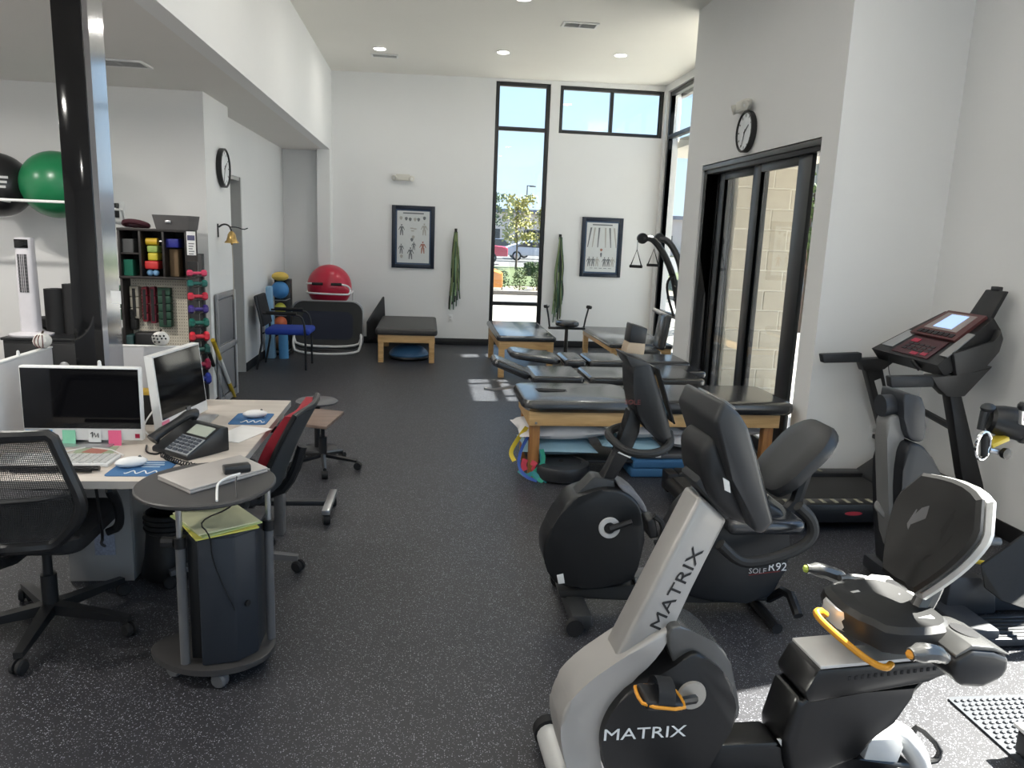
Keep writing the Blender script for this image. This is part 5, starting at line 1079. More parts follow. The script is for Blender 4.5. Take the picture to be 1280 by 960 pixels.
# cubby shelf on a pegboard frame
sy = 6.40; x0, x1 = pY(147, 286, sy).x, pY(231, 286, sy).x; zt2 = pY(190, 286, sy).z; zm = pY(190, 349, sy).z; DK = M('espresso_wood', (.016,.012,.011), .5)
t = thing('cubby_shelf', 'dark three bay cubby shelf filled with exercise bands', 'shelf', ((x0+x1)/2, sy+.15, 0))
xb = [x0, x0+(x1-x0)*.31, x0+(x1-x0)*.66, x1]; dpt = .28
part('top_board', MB().box((x0-.012, sy, zt2-.02), (x1+.012, sy+dpt, zt2), .002), DK, t); part('bottom_board', MB().box((x0-.012, sy, zm), (x1+.012, sy+dpt, zm+.02), .002), DK, t); part('back_board', MB().box((x0, sy+dpt-.008, zm+.02), (x1, sy+dpt, zt2-.02)), DK, t)
for x in xb: part('upright', MB().box((x-.009, sy+.002, zm+.02), (x+.009, sy+dpt-.009, zt2-.02), .002), DK, t)
for x in (x0, x1): part('leg', MB().box((x-.009, sy+.01, 0), (x+.009, sy+dpt-.01, zm), .002), DK, t)
part('low_shelf', MB().box((x0+.01, sy+.01, .42), (x1-.01, sy+dpt-.02, .44), .002), DK, t); zs = (zm+.02, zt2-.02)
part('mid_shelf', MB().box((xb[0]+.009, sy+.01, (zs[0]+zs[1])/2-.006), (xb[1]-.009, sy+dpt-.01, (zs[0]+zs[1])/2+.006)), DK, t)
PEG = M('peg_board', (.62,.57,.47), .7)
pbz = pY(190, 431, sy+.2).z
t2 = thing('pegboard', 'beige pegboard under the cubby shelf hung with cuff weights', 'pegboard', ((x0+x1)/2, sy+.2, pbz))
part('board', MB().box((x0+.012, sy+.17, .46), (x1-.012, sy+.178, zm-.002)), PEG, t2)
hm = MB()
for i in range(24):
    for j in range(26): hx2, hz2 = x0+.03+i*.0195, zm-.03-j*.026; hm.quad([(hx2,sy+.1695,hz2),(hx2+.006,sy+.1695,hz2),(hx2+.006,sy+.1695,hz2+.006),(hx2,sy+.1695,hz2+.006)]) if hx2 < x1-.03 and hz2 > .48 else None
ho = part('peg_holes', hm, BLACK, t2, smooth=0); ho['kind'] = 'stuff'
def cuff(px0_, px1_, py0_, py1_, col, lb, segs=4):
    a = pY(px0_, py0_, sy+.13); b = pY(px1_, py1_, sy+.13); t = thing('cuff_weight', lb, 'cuff weight', ((a.x+b.x)/2, sy+.16, a.z), 'cuff weights on the pegboard')
    mt = M('cuff_%d_%d' % (px0_, py0_), col, .6, bump=.2, bscale=90); h = (a.z-b.z)/segs
    for i in range(segs): part('pocket', MB().pad((a.x, sy+.10, b.z+i*h+.002), (b.x, sy+.165, b.z+(i+1)*h-.002), .006), mt, t)
    part('peg_hook', MB().tube([((a.x+b.x)/2,sy+.169,a.z+.004),((a.x+b.x)/2,sy+.13,a.z+.004)], .004, 5), STEEL, t); part('strap', MB().box(((a.x+b.x)/2-.012, sy+.095, b.z+.02), ((a.x+b.x)/2+.012, sy+.0995, a.z-.02)), RUBBER, t)
cuff(150, 160, 356, 400, (.012,.07,.03), 'dark green cuff weight at the left of the pegboard', 3); cuff(163, 176, 357, 398, (.35,.32,.26), 'beige cuff weight with black straps on the pegboard', 3); cuff(178, 187, 358, 402, (.22,.015,.03), 'red cuff weight left of the wine cuff weight', 4)
cuff(188, 197, 358, 404, (.16,.012,.03), 'wine red cuff weight beside the big green one', 4); cuff(198, 216, 359, 409, (.015,.06,.035), 'big dark green cuff weight with five pockets', 5); cuff(163, 173, 385, 412, (.012,.012,.012), 'small black cuff weight hanging below the beige one', 2)
single('storage_case', MB().pad((pY(168,417,sy+.02).x, sy+.02, .4405), (pY(194,417,sy+.02).x, sy+.15, pY(180,416,sy+.02).z), .01), BLACK, 'black case on the low shelf under the pegboard', 'case', org=(-2.2,sy+.1,.44))
single('storage_case', MB().pad((pY(154,417,sy+.02).x, sy+.02, .4405), (pY(166,417,sy+.02).x, sy+.15, pY(160,419,sy+.02).z), .01), M('dark_teal_case', (.02,.06,.06), .5), 'dark green case left of the black case under the pegboard', 'case', org=(-2.35,sy+.1,.44))
def inbay(n, px0_, px1_, py0_, py1_, mt, lb, cat, d0=.05, d1=.2, roll=False, seg=None):
    a = pY(px0_, py0_, sy+d0); b = pY(px1_, py1_, sy+d0)
    mb = MB()
    if roll: mb.cyl((a.x, sy+d0+(a.z-b.z)/2, (a.z+b.z)/2), (b.x, sy+d0+(a.z-b.z)/2, (a.z+b.z)/2), (a.z-b.z)/2, n=14)
    else: mb.pad((a.x, sy+d0, b.z), (b.x, sy+d1, a.z), .008)
    return single(n, mb, mt, lb, cat, org=((a.x+b.x)/2, sy+d0, b.z))
zsh = zm+.0205
inbay('folded_towel', 149, 167, 298, 316.5, M('grey_towel', (.10,.10,.10), .9, bump=.4), 'folded grey towel in the upper left cubby', 'towel'); inbay('folded_towel', 150, 167, 324, 346.2, M('green_towel', (.01,.13,.08), .9, bump=.4), 'folded green cloth in the lower left cubby', 'towel')
a = pY(180, 300, sy+.03); t = thing('band_rolls', 'coloured exercise band rolls hanging in the middle cubby', 'exercise bands', (a.x, sy+.1, zsh))
for i, (p0_, p1_, q0, q1, col) in enumerate(((180,195,298,306,(.72,.45,.03)), (183,197,307,316,(.30,.42,.10)), (184,197,316,326,(.60,.50,.04)), (180,198,326,337,(.55,.03,.03)))):
    A_ = pY(p0_, q0, sy+.04); B_ = pY(p1_, q1, sy+.04); part('band_roll', MB().pad((A_.x, sy+.04, B_.z), (B_.x, sy+.16, A_.z), .012) if i else MB().cyl((A_.x, sy+.09, (A_.z+B_.z)/2), (B_.x, sy+.09, (A_.z+B_.z)/2), .03, n=14), M('roll_%d' % i, col, .5), t)
part('rod', MB().cyl((xb[1]+.01, sy+.1, pY(185,301,sy+.09).z), (xb[2]-.01, sy+.1, pY(185,301,sy+.09).z), .006, n=8), STEEL, t)
for i, px_ in enumerate((187.5, 195)): q = pY(px_, 343, sy+.06); single('massage_ball', MB().ball((q.x, sy+.07, zsh+.026), .026, 14), M('sky_ball', (.16,.32,.52), .4), ('left small pale blue ball under the band rolls', 'right small pale blue ball under the band rolls')[i], 'ball', org=(q.x,sy+.07,zsh), group='small blue balls in the cubby')
inbay('band_box', 203, 223, 298, 310, M('royal_blue', (.02,.025,.25), .5), 'royal blue band box in the right cubby', 'box', .05, .22); inbay('cardboard_box', 211, 224, 311, 346.3, M('cardboard', (.20,.13,.07), .8), 'brown cardboard box in the right cubby', 'box', .1, .22)
a = pY(189, 268, sy+.0); b = pY(246, 286, sy+.0)
t = thing('storage_bin', 'grey fabric storage bin on top of the cubby shelf', 'storage bin', ((a.x+b.x)/2, sy+.12, zt2)); xa, xb_ = a.x, b.x-.05
part('bin_body', MB().loft([rrect(xa+.02, xb_-.015, sy+.02, sy+.26, zt2+.0005, .01, 2), rrect(xa, xb_, sy, sy+.28, a.z, .01, 2)]), M('grey_fabric', (.10,.095,.095), .9, bump=.3), t); part('handle', MB().box(((xa+xb_)/2-.045, sy-.006, zt2+.05), ((xa+xb_)/2+.0, sy+.004, zt2+.07), .003), STEEL, t)
q = pY(168, 278, sy+.1); single('band_coil', MB().tube([(q.x-.09,sy+.1,zt2+.03),(q.x-.05,sy+.06,zt2+.055),(q.x+.05,sy+.06,zt2+.05),(q.x+.12,sy+.1,zt2+.02),(q.x+.04,sy+.15,zt2+.02),(q.x-.05,sy+.15,zt2+.02)], .02, 8, closed=True, sm=2), M('maroon_black', (.05,.008,.015), .5), 'coiled dark maroon band lying on the cubby shelf', 'band', org=(q.x,sy+.1,zt2))
q = pY(146.5, 263, GWY); single('wall_sensor', MB().box((q.x-.018, GWY-.02, q.z-.06), (q.x+.018, GWY-.001, q.z+.06), .006), BLACK, 'small black device on the grey wall beside the column', 'wall device', org=(q.x,GWY,q.z))
# notice sheet on the shelf side
q0 = pY(229, 289, sy-.0); q1 = pY(240, 319, sy)
t = thing('notice_sheet', 'white notice sheet clipped to the end of the cubby shelf', 'notice', (x1+.015, sy, q1.z)); part('sheet', MB().box((x1+.011, sy-.006, q1.z), (x1+.08, sy-.003, q0.z)), WHITE, t)
part('heading', MB().box((x1+.017, sy-.0075, q0.z-.07), (x1+.074, sy-.0065, q0.z-.03)), M('heading_blue', (.08,.08,.16), .6), t)
for i in range(5): part('print_line', MB().box((x1+.025, sy-.0075, q0.z-.10-.02*i), (x1+.068-.006*(i % 3), sy-.0065, q0.z-.092-.02*i)), M('print_grey', (.18,.18,.2), .6), t)
part('clip_plate', MB().box((x1+.010, sy-.0025, q1.z-.05), (x1+.085, sy+.02, q0.z)), DK, t)
# dumbbell rack: upright pole with coloured dumbbells
dy = 6.22; top = pY(237, 340, dy); bot = pY(253, 478, dy); dx_ = top.x+.055
t = thing('dumbbell_rack', 'black vertical rack pole carrying coloured dumbbells', 'rack', (dx_, dy+.1, 0))
part('pole', MB().box((dx_-.02, dy+.10, .03), (dx_+.02, dy+.14, 1.42), .003), SATIN, t); part('base', MB().box((dx_-.14, dy-.13, 0), (dx_+.14, dy+.22, .03), .005), SATIN, t)
cols = [('pink',(.60,.05,.12)),('teal',(.01,.13,.11)),('red',(.55,.03,.06)),('purple',(.05,.03,.20)),('green',(.01,.12,.09)),('bright red',(.62,.03,.05)),('dark green',(.012,.07,.06)),('wine',(.20,.01,.04)),('navy blue',(.015,.03,.22))]
ys = [342,355,371,387,404,421,437,456,474]
for i, ((cn, col), py_) in enumerate(zip(cols, ys)):
    z = pY(244, py_, dy).z; r_ = .026+.0028*i
    part('hook_arm', MB().box((dx_-.018, dy-.05, z-r_*.5-.012), (dx_+.018, dy+.10, z-r_*.5-.006)), SATIN, t)
    d_ = thing('dumbbell', ('small '+cn if i < 3 else cn)+' dumbbell, '+('topmost on the rack pole', 'second from the top of the rack pole', 'third from the top of the rack pole', 'fourth from the top of the rack pole', 'midway down the rack pole', 'fourth from the bottom of the rack pole', 'third from the bottom of the rack pole', 'second from the bottom of the rack pole', 'lowest on the rack pole')[i], 'dumbbell', (dx_, dy, z), 'coloured dumbbells on the rack pole'); mt = M('dumbbell_'+cn.replace(' ','_'), col, .4)
    z += .004; part('handle', MB().cyl((dx_-.035,dy-.02,z),(dx_+.035,dy+.02,z), r_*.45, n=10), mt, d_)
    ax = V(.87,.5,0)
    for s_ in (-1, 1):
        c_ = V(dx_,dy,z)+ax*s_*.034; part('head', MB().lathe([(0,0),(r_*.8,0),(r_,.010),(r_,.028),(r_*.8,.038),(0,.038)], c_, ax*s_, 6), mt, d_)
# yellow and white stick, dark bar
e0, e1 = V(-1.815, 6.86, .64), pz(293, 496)
e0 = pX(266, 425, -1.82)
t = thing('exercise_stick', 'yellow and white striped stick leaning on the white column', 'stick', e1)
for a_, b_, nm, mt in ((0,.30,'yellow_end',M('stick_yellow',(.62,.42,.03),.4)), (.30,.72,'white_middle',WHITE), (.72,1,'yellow_end',M('stick_yellow',(.62,.42,.03),.4))):
    part(nm, MB().cyl(e0.lerp(e1,a_), e0.lerp(e1,b_), .019, n=12), mt, t)
e0 = pX(250, 404, -1.80); e1 = V(-1.74, 6.78, .0)
e1 = pz(274, 492); e1 = V(e1.x, min(e1.y, 6.86), 0)
h0, h1 = pX(258, 432, -1.80), pX(267, 457, -1.80)
t = thing('swing_bar', 'thin metal bar with a black grip leaning beside the dumbbells', 'bar', h1)
d_ = (h1-h0).normalized(); part('rod', MB().cyl(h0-d_*.26, h1+d_*((h1.z)/max(.01,-d_.z) if d_.z < 0 else .3)*.98, .005, n=8), STEEL, t); part('grip', MB().cyl(h0, h1, .016, n=12), RUBBER, t)
# ------------------------------------------------------------------ exercise machines
class Mach:
    """vertical centre plane of a machine: origin O, direction U along it, N away from the camera"""
    def __init__(s, ox, oy, deg):
        a = math.radians(deg); s.O = V(ox, oy, 0); s.U = V(math.cos(a), math.sin(a), 0); s.N = V(-math.sin(a), math.cos(a), 0)
    def p(s, px, py, v=0):
        d = ray(px, py); return CAM + d*(((s.O+s.N*v-CAM).dot(s.N))/d.dot(s.N))
    def w(s, u, v, z): return s.O+s.U*u+s.N*v+V(0,0,z)
    def plate(s, pts, v0, v1, bev=.008, seg=2, mb=None):
        """outline read on the near side plane v0, pushed back to v1"""
        return (mb or MB()).prism([s.p(x, y, v0) for x, y in pts], s.N*(v1-v0), bev, seg)
def rounded(P, it=2):
    for _ in range(it):
        q = []
        for i in range(len(P)):
            a, b = P[i], P[(i+1) % len(P)]; q += [(a[0]*.75+b[0]*.25, a[1]*.75+b[1]*.25), (a[0]*.25+b[0]*.75, a[1]*.25+b[1]*.75)]
        P = q
    return P
SILV2 = M('bike_silver', (.40,.385,.37), .32, metal=.25, var=.03); HOUS = M('bike_black', (.006,.006,.0065), .32, var=.1); GUN2 = M('bike_gunmetal', (.12,.12,.118), .25, metal=.5); SEATB = M('seat_black', (.008,.008,.008), .55, bump=.05)
ORANGE = M('orange_plastic', (.72,.30,.02), .4); PALE = M('pale_print', (.5,.5,.5), .6); WSIL = M('bright_silver', (.62,.62,.61), .3, metal=.2)
# ---- near recumbent bike
m = Mach(.47, 1.92, 3)
t = thing('recumbent_bike', 'silver and black recumbent bike nearest the camera with lettering up its mast', 'exercise bike', m.w(.5, 0, 0))
part('front_stabiliser', MB().cyl(m.w(-.03,-.30,.045), m.w(-.03,.30,.045), .042, n=16), WSIL, t)
for s_ in (-1, 1): part('foot', MB().cyl(m.w(-.03,s_*.305,.05), m.w(-.03,s_*.27,.05), .050, n=16), RUBBER, t)
part('shroud', m.plate(rounded([(764,833),(742,848),(718,870),(704,892),(700,915),(704,945),(716,985),(732,1030),(790,1040),(764,1000),(752,960),(749,932),(755,906),(768,882),(792,850),(815,830),(833,806),(843,780)],1), -.075, .075, .022, 3), SILV2, t)
part('mast', m.plate([(764,836),(876,620),(911,650),(845,777),(831,800),(800,842)], -.055, .055, .016, 3), SILV2, t)
part('top_cover', m.plate(rounded([(832,800),(843,779),(872,792),(900,806),(912,822),(918,850),(924,880),(925,902),(905,900),(895,850),(870,826),(845,840)],1), -.085, .085, .02, 3), GUN2, t)
hs = part('housing', m.plate(rounded([(840,836),(858,822),(872,816),(886,826),(900,835),(914,852),(920,880),(922,900),(912,918),(900,936),(886,962),(860,1030),(790,1035),(764,985),(753,945),(752,925),(757,906),(768,886),(790,862)],1), -.105, .105, .02, 3), HOUS, t)
hc = m.p(866, 871, -.115); part('crank_disc', MB().lathe([(0,.012),(.040,.010),(.043,.0),(0,.0)], hc+m.N*.012, -m.N, 28), M('crank_beige', (.40,.37,.33), .4, metal=.3), t)
pc = m.p(824, 872, -.20); part('crank_arm', MB().tube([hc-m.N*.01, hc.lerp(pc,.5)-m.N*.02, V(pc.x,pc.y,pc.z)+m.N*.05], .013, 8), SATIN, t)
pd = part('pedal', MB().pad(pc+V(-.052,-.045,-.014), pc+V(.052,.045,.014), .01, rot=rotz(3) @ roty(8)), BLACK, t)
ring_ = [pc+roty(8) @ V(x,y,.002) for x, y in ((-.055,-.048),(.055,-.048),(.062,.0),(.055,.048),(-.055,.048),(-.062,0))]
part('orange_rim', MB().tube(ring_, .005, 6, closed=True, sm=1), ORANGE, pd); part('pedal_strap', MB().loft([[pc+roty(8) @ V(-.02+dx,-.05*math.cos(a),.045*math.sin(a)+.01) for dx in (0,.045)] for a in [i*math.pi/8 for i in range(9)]], cap=False, closed=False), RUBBER, pd)
pf = m.w(.36,.20,.42); part('pedal', MB().pad(pf+V(-.052,-.045,-.014), pf+V(.052,.045,.014), .01), BLACK, t); part('crank_arm', MB().tube([m.p(866,871,.10), pf], .013, 8), SATIN, t)
x_ = (m.p(850,914,-.106)-m.p(760,919,-.106)); text('lettering', 'MATRIX', .050, m.p(806,917,-.1065), x_, V(0,0,1), WHITE, t, .0006, xs=1.35, label='white lettering on the flywheel housing')
x_ = (m.p(868,696,-.056)-m.p(822,780,-.056)); text('lettering', 'MATRIX', .050, m.p(846,737,-.0565), x_, m.p(830,730,-.056)-m.p(862,745,-.056), BLACK, t, .0006, xs=1.45, label='black lettering up the silver mast')
# console
fr = [(853,512),(858,536),(872,566),(880,580),(866,603),(884,622),(908,650)]
def crow(v, pts): return [m.p(x, y, v) for x, y in pts]
con_far = [(855,512),(876,496),(880,560),(892,640),(866,604),(880,577),(862,540)]
cw = .13
near = [(893,528),(905,501),(926,517),(937,535),(969,654),(955,669),(944,666),(916,600)]
part('console', MB().prism([m.p(x, y, -cw) for x, y in near], m.N*2*cw, .022, 3), M('console_grey', (.028,.029,.031), .38), t)
part('console_back', MB().prism([m.p(x, y, -.09) for x, y in ((878,560),(902,540),(948,664),(915,652),(892,628),(880,600))], m.N*.18, .03, 3), M('console_grey2', (.016,.0165,.018), .42), t)
part('console_cap', MB().prism([m.p(x, y, -.085) for x, y in ((893,514),(906,499),(922,511),(905,524))], m.N*.17, .006), GUN2, t)
part('screen', MB().prism([m.p(x, y, -.10)+m.U*.004 for x, y in ((934,545),(960,640),(963,640),(937,545))], m.N*.2, .001), SCREEN, t)
part('neck', MB().prism([m.p(x, y, -.06) for x, y in ((868,604),(884,590),(918,640),(911,655))], m.N*.12, .015), DGREY, t)
q = m.p(908, 607, -.132); part('emblem', MB().prism([q+m.U*a+V(0,0,b) for a, b in ((-.012,.022),(.006,.012),(.013,-.02),(-.004,-.012))], -m.N*.002), WSIL, t); text('lettering', 'MATRIX', .026, m.p(893,513,-.02)+V(-.006,-.0,.012), m.p(905,520,-.09)-m.p(880,508,.05), V(0,0,1), PALE, t, .0004, label='small lettering on the console cap')
part('cap_plate', MB().prism([m.p(*q) for q in ((866,506,.10),(905,506,-.085),(912,521,-.10),(893,531,-.10),(858,519,.085))], V(-.3,-.2,.8)*.006, .002), GUN2, t)
# base, seat tower and track
part('main_rail', m.plate([(884,968),(900,932),(972,928),(988,945),(1075,950),(1140,955),(1140,1010),(884,1040)], -.055, .055, .012), HOUS, t)
part('rail_trim', m.plate([(972,925),(978,925),(992,948),(990,990),(984,990),(986,948)], -.06, -.052, .001), WSIL, t)
part('seat_tower', m.plate([(999,872),(1012,880),(1168,848),(1140,872),(1112,900),(1092,930),(1074,950),(992,985),(982,960),(979,928)], -.075, .075, .02, 3), HOUS, t)
part('seat_track', m.plate([(1024,838),(1190,824),(1188,844),(1160,852),(1012,881),(1006,868)], -.085, .085, .012), HOUS, t)
part('track_top', m.plate([(1026,833),(1190,818),(1190,822),(1026,837)], -.08, .08, .002), WSIL, t, 'brushed silver top of the seat track')
for i in range(14): part('track_hole', MB().box(m.p(1062+i*8.2, 848-i*.95, -.0855)+V(-.004,-.001,-.006), m.p(1062+i*8.2, 848-i*.95, -.0855)+V(.004,.0005,.006)), RUBBER, t)
rs = m.w(1.13, 0, .055)
part('rear_stabiliser', MB().tube([m.p(1098,915,.02), m.p(1122,912,.0), m.p(1145,940,-.02), m.p(1150,960,-.02)], .035, 12, sm=1), WSIL, t); part('rear_plate', m.plate([(1080,950),(1088,925),(1126,922),(1130,935),(1118,965),(1080,985)], -.05, .05, .006), WSIL, t)
part('rear_foot', MB().cyl(m.w(1.0,-.27,.045), m.w(1.0,.27,.045), .042, n=14), BLACK, t)
part('lift_handle', MB().tube([m.p(1140,916,.03), m.p(1148,907,.03), m.p(1176,935,-.02), m.p(1172,950,-.03), m.p(1160,952,-.03)], .010, 8, sm=1), RUBBER, t)
# seat
sz = .60
sp = [(.70,-.02),(.71,-.11),(.77,-.165),(.86,-.18),(.96,-.165),(1.01,-.09),(1.01,.09),(.96,.165),(.86,.18),(.77,.165),(.71,.11),(.70,.02)]
rings = []
for k, dz in ((.80,-.085),(.95,-.07),(1.0,-.04),(.96,-.010),(.86,.004),(.5,-.004)):
    rings.append([m.w(.92+(u-.86)*k, v*k, sz+dz+.012*abs(v)/.2+(.012 if u < .74 else 0)) for u, v in smooth2(sp, 1)])
part('seat', MB().loft(rings), SEATB, t)
part('seat_nose', MB().loft([[m.w(.795+(u)*k, v*k*.85+.02, sz-.05+h) for u, v in ((-.04,-.04),(.0,-.13),(.05,-.16),(.06,-.06),(.06,.06),(.05,.16),(0,.13),(-.04,.04))] for k, h in ((.8,-.01),(1.0,.008),(1.03,.035),(.9,.05))]), WSIL, t, 'bright silver nose of the seat')
for u, v in ((.86,.08),(.98,-.09)): part('seat_slot', MB().prism([m.w(u-.02,v,sz+.006),m.w(u+.03,v-.012,sz+.006),m.w(u+.03,v+.012,sz+.006)], (0,0,.003)), WSIL, t)
part('seat_frame', MB().tube([m.w(.90,.205,sz-.005), m.w(.96,.215,sz-.01), m.w(1.02,.20,sz-.02), m.w(1.06,.16,sz-.04)], [.010,.013,.014,.014], 8, sm=1), GUN2, t)
part('seat_carriage', MB().box(m.w(.78,-.07,.515), m.w(1.0,.07,.545), .008), DGREY, t)
# grips beside the seat
for v, pxa, pxb in ((.26,(1008,711),(1060,728)), (-.26,(1182,823),(1138,818))):
    a, b = m.p(*pxa, v), m.p(*pxb, v)
    gq = part('hand_grip', MB().tube([a, a.lerp(b,.3)+V(0,0,.012), a.lerp(b,.7)+V(0,0,.01), b], [.016,.024,.026,.018], 10, sm=1), GUN2, t); part('grip_button', MB().ball(a if v > 0 else b, .013, 8), M('lime_button', (.45,.55,.08), .4) if v > 0 else ORANGE, gq)
part('adjust_lever', MB().tube([m.p(1032,768,.0), m.p(1024,762,-.03), m.p(1018,768,-.06), m.p(1050,798,-.10), m.p(1088,828,-.13), m.p(1108,836,-.15), m.p(1114,830,-.13)], .010, 10, sm=2), M('lever_orange', (.62,.27,.015), .4), t, 'orange seat adjustment lever')
# backrest: tilted shell, silver behind, padded front facing the console
def bq(s_, h):   # s_ across (-1 near .. 1 far), h 0..1 up
    lean = .13*h; wd = (.075+.095*math.sin(min(1,h*1.35)*1.57) - .05*max(0,h-.72)/.28)
    return m.w(.99+lean-.03*s_*s_, s_*wd, .675+.30*h)
N_ = 10; front, back = [], []
out = []
for h in [i/12 for i in range(13)]: out.append((-1,h))
for s_ in (-.6,-.2,.2,.6): out.append((s_,1.03-.03*s_*s_))
for h in [1-i/12 for i in range(13)]: out.append((1,h))
for s_ in (.5,0,-.5): out.append((s_,-.05))
fn = V(-1,0,.38).normalized()
def shell(off0, off1, k): 
    c = bq(0,.5)
    return MB().loft([[c+(bq(a,b)-c)*kk+fn*o for a, b in out] for kk, o in ((k*.9,off0),(k,off0+(off1-off0)*.4),(k,off0+(off1-off0)*.7),(k*.93,off1),(k*.5,off1-.004))])
part('back_shell', shell(-.045, -.012, 1.04), WSIL, t, 'bright silver rear shell of the backrest'); part('back_pad', shell(-.012, .02, 1.0), SEATB, t)
for s_ in (-.5, .5):
    part('vent_slot', MB().prism([bq(s_*.75+a_, b_)+fn*.0195 for a_, b_ in ((-.18,.30),(.12,.22),(.22,.40),(.12,.78),(-.02,.80),(-.16,.55))], fn*.003), M('slot_dark', (.003,.003,.003), .6) if s_ < 0 else MGREY, t)
part('back_post', MB().tube([m.w(1.0,0,.53), m.w(1.05,0,.60), m.w(1.09,0,.74)], .032, 10, sm=1), GUN2, t)
# rear storage shells
for v0, v1 in ((-.25,-.06), (.05,.21)):
    a = m.w(.95, v0, .53); sh_ = part('rear_shell', MB().prism([m.w(u, v0, z) for u, z in ((.96,.565),(1.01,.595),(1.08,.585),(1.13,.565),(1.135,.53),(1.12,.50),(1.06,.475),(.99,.485),(.96,.52))], m.N*(v1-v0), .022, 3), SATIN, t)
    part('shell_top', MB().prism([m.w(u, v0+.008, z) for u, z in ((.965,.570),(1.01,.597),(1.08,.588),(1.133,.567),(1.133,.573),(1.08,.596),(1.01,.606),(.965,.578))], m.N*(v1-v0-.016), .004), GUN2 if v0 < 0 else WSIL, sh_)
    part('bottle_well', MB().lathe([(.0,0),(.036,0),(.04,.003),(0,.004)], m.w(1.06,(v0+v1)/2,.597), V(.2,0,1), 20), BLACK, sh_)
# ---- second recumbent bike (dark)
m = Mach(.62, 3.12, -1)
S2 = M('bike2_black', (.008,.0085,.0095), .4, var=.1); S2G = M('bike2_grey', (.03,.031,.032), .45)
t = thing('recumbent_bike', 'dark recumbent bike with a white ringed crank, behind the silver one', 'exercise bike', m.w(.5, 0, 0))
part('housing', m.plate(rounded([(712,624),(728,620),(746,613),(768,611),(787,618),(803,634),(808,665),(799,705),(791,731),(740,736),(698,734),(686,720),(679,698),(680,678),(694,654)],1), -.09, .09, .02, 3), S2, t)
part('frame_neck', m.plate([(708,630),(742,596),(768,601),(770,612),(745,614),(722,628),(712,640)], -.05, .05, .012), S2G, t)
part('fairing', m.plate(rounded([(770,606),(780,605),(800,620),(811,640),(806,645),(797,630),(784,618)],1), -.07, .07, .008), M('fairing_grey', (.16,.16,.175), .35), t)
hc = m.p(762, 660, -.095)
part('crank_ring', MB().lathe([(.026,0),(.026,.008),(.046,.008),(.048,0)], hc+m.N*.004, -m.N, 28), M('ring_white', (.55,.55,.55), .35), t); part('crank_hub', MB().lathe([(0,0),(.024,0),(.022,.014),(0,.014)], hc+m.N*.004, -m.N, 20), BLACK, t)
pc = m.p(812, 656, -.17); part('crank_arm', MB().tube([hc-m.N*.012, m.p(790,652,-.12)], [.016,.013], 8), SATIN, t)
pd = part('pedal', MB().pad(pc+V(-.045,-.045,-.02), pc+V(.045,.045,.02), .01, rot=roty(75)), BLACK, t); part('pedal_strap', MB().tube([pc+V(-.0,-.05,.06),pc+V(.04,-.05,.03),pc+V(.045,-.05,-.05),pc+V(.01,-.05,-.06)], .012, 6, sm=1), RUBBER, pd)
part('mast', m.plate([(750,600),(769,600),(786,572),(800,541),(803,512),(786,512),(782,540),(772,568)], -.035, .035, .01), S2, t); part('mast_sticker', m.plate([(772,566),(776,563),(790,569),(788,573)], -.0375, -.036, .0003), WHITE, t)
part('console', m.plate(rounded([(790,458),(802,450),(813,454),(821,478),(841,545),(840,558),(828,556),(812,541),(797,522),(792,490)],1), -.095, .095, .02, 3), S2, t)
part('display', MB().prism([m.p(x, y, -.08)+m.U*.022 for x, y in ((816,462),(836,530),(838,530),(818,462))], m.N*.16), SCREEN, t)
part('tablet_ledge', m.plate([(782,444),(806,452),(812,456),(790,460)], -.10, .10, .005), S2G, t)
tb_ = [(789,406),(809,411),(806,441),(783,441)]
part('tablet_stand', m.plate([(786,428),(807,430),(805,444),(782,441)], -.06, .03, .004), M('tan_paper', (.42,.33,.24), .7), t, 'tan card stuck on the console top'); part('tablet_holder', m.plate([(790,405),(810,411),(807,430),(786,428)], -.06, .03, .005), SATIN, t)
part('handlebar', MB().tube([m.p(786,531,.12), m.p(768,535,.10), m.p(759,541,.06), m.p(765,550,-.04), m.p(780,563,-.13), m.p(800,568,-.15), m.p(824,566,-.14), m.p(839,556,-.10), m.p(836,540,-.06)], .018, 10, sm=2), M('handle_foam', (.012,.0125,.013), .6), t)
q = m.p(791, 503, -.0965); text('lettering', 'SOLE', .03, q+V(-.0,0,0), m.U, V(0,0,1), M('muted_red', (.15,.02,.02), .5), t, .0004)
part('base_rail', m.plate([(697,738),(800,731),(880,728),(960,735),(960,752),(880,754),(700,748)], -.045, .045, .01), S2G, t); part('rail_cover', m.plate([(793,722),(822,720),(824,736),(796,738)], -.05, .05, .004), M('cover_grey', (.20,.20,.21), .4), t)
part('rear_body', m.plate(rounded([(838,725),(842,690),(868,640),(905,622),(978,630),(988,668),(985,706),(972,738),(955,754),(870,755)],1), -.13, .13, .02, 3), M('bike2_blue_black', (.008,.0095,.012), .4), t)
text('lettering', 'SOLE', .036, m.p(947,714,-.132), m.U, V(.15,0,1), PALE, t, .0004); text('lettering', 'R92', .055, m.p(972,709,-.132), m.U, V(.25,0,1), WHITE, t, .0004, label='white marking on the rear body')
part('swoosh', MB().tube([m.p(936,719,-.132), m.p(950,717,-.132), m.p(975,714,-.132)], .0025, 5), M('muted_red', (.15,.02,.02), .5), t)
part('front_stabiliser', MB().box(m.w(.02,-.22,.02), m.w(.10,.22,.085), .012), S2G, t); part('transport_wheel', MB().cyl(m.w(.03,-.245,.04), m.w(.03,-.215,.04), .038, n=16), RUBBER, t); part('transport_wheel', MB().cyl(m.w(.03,.245,.04), m.w(.03,.215,.04), .038, n=16), RUBBER, t)
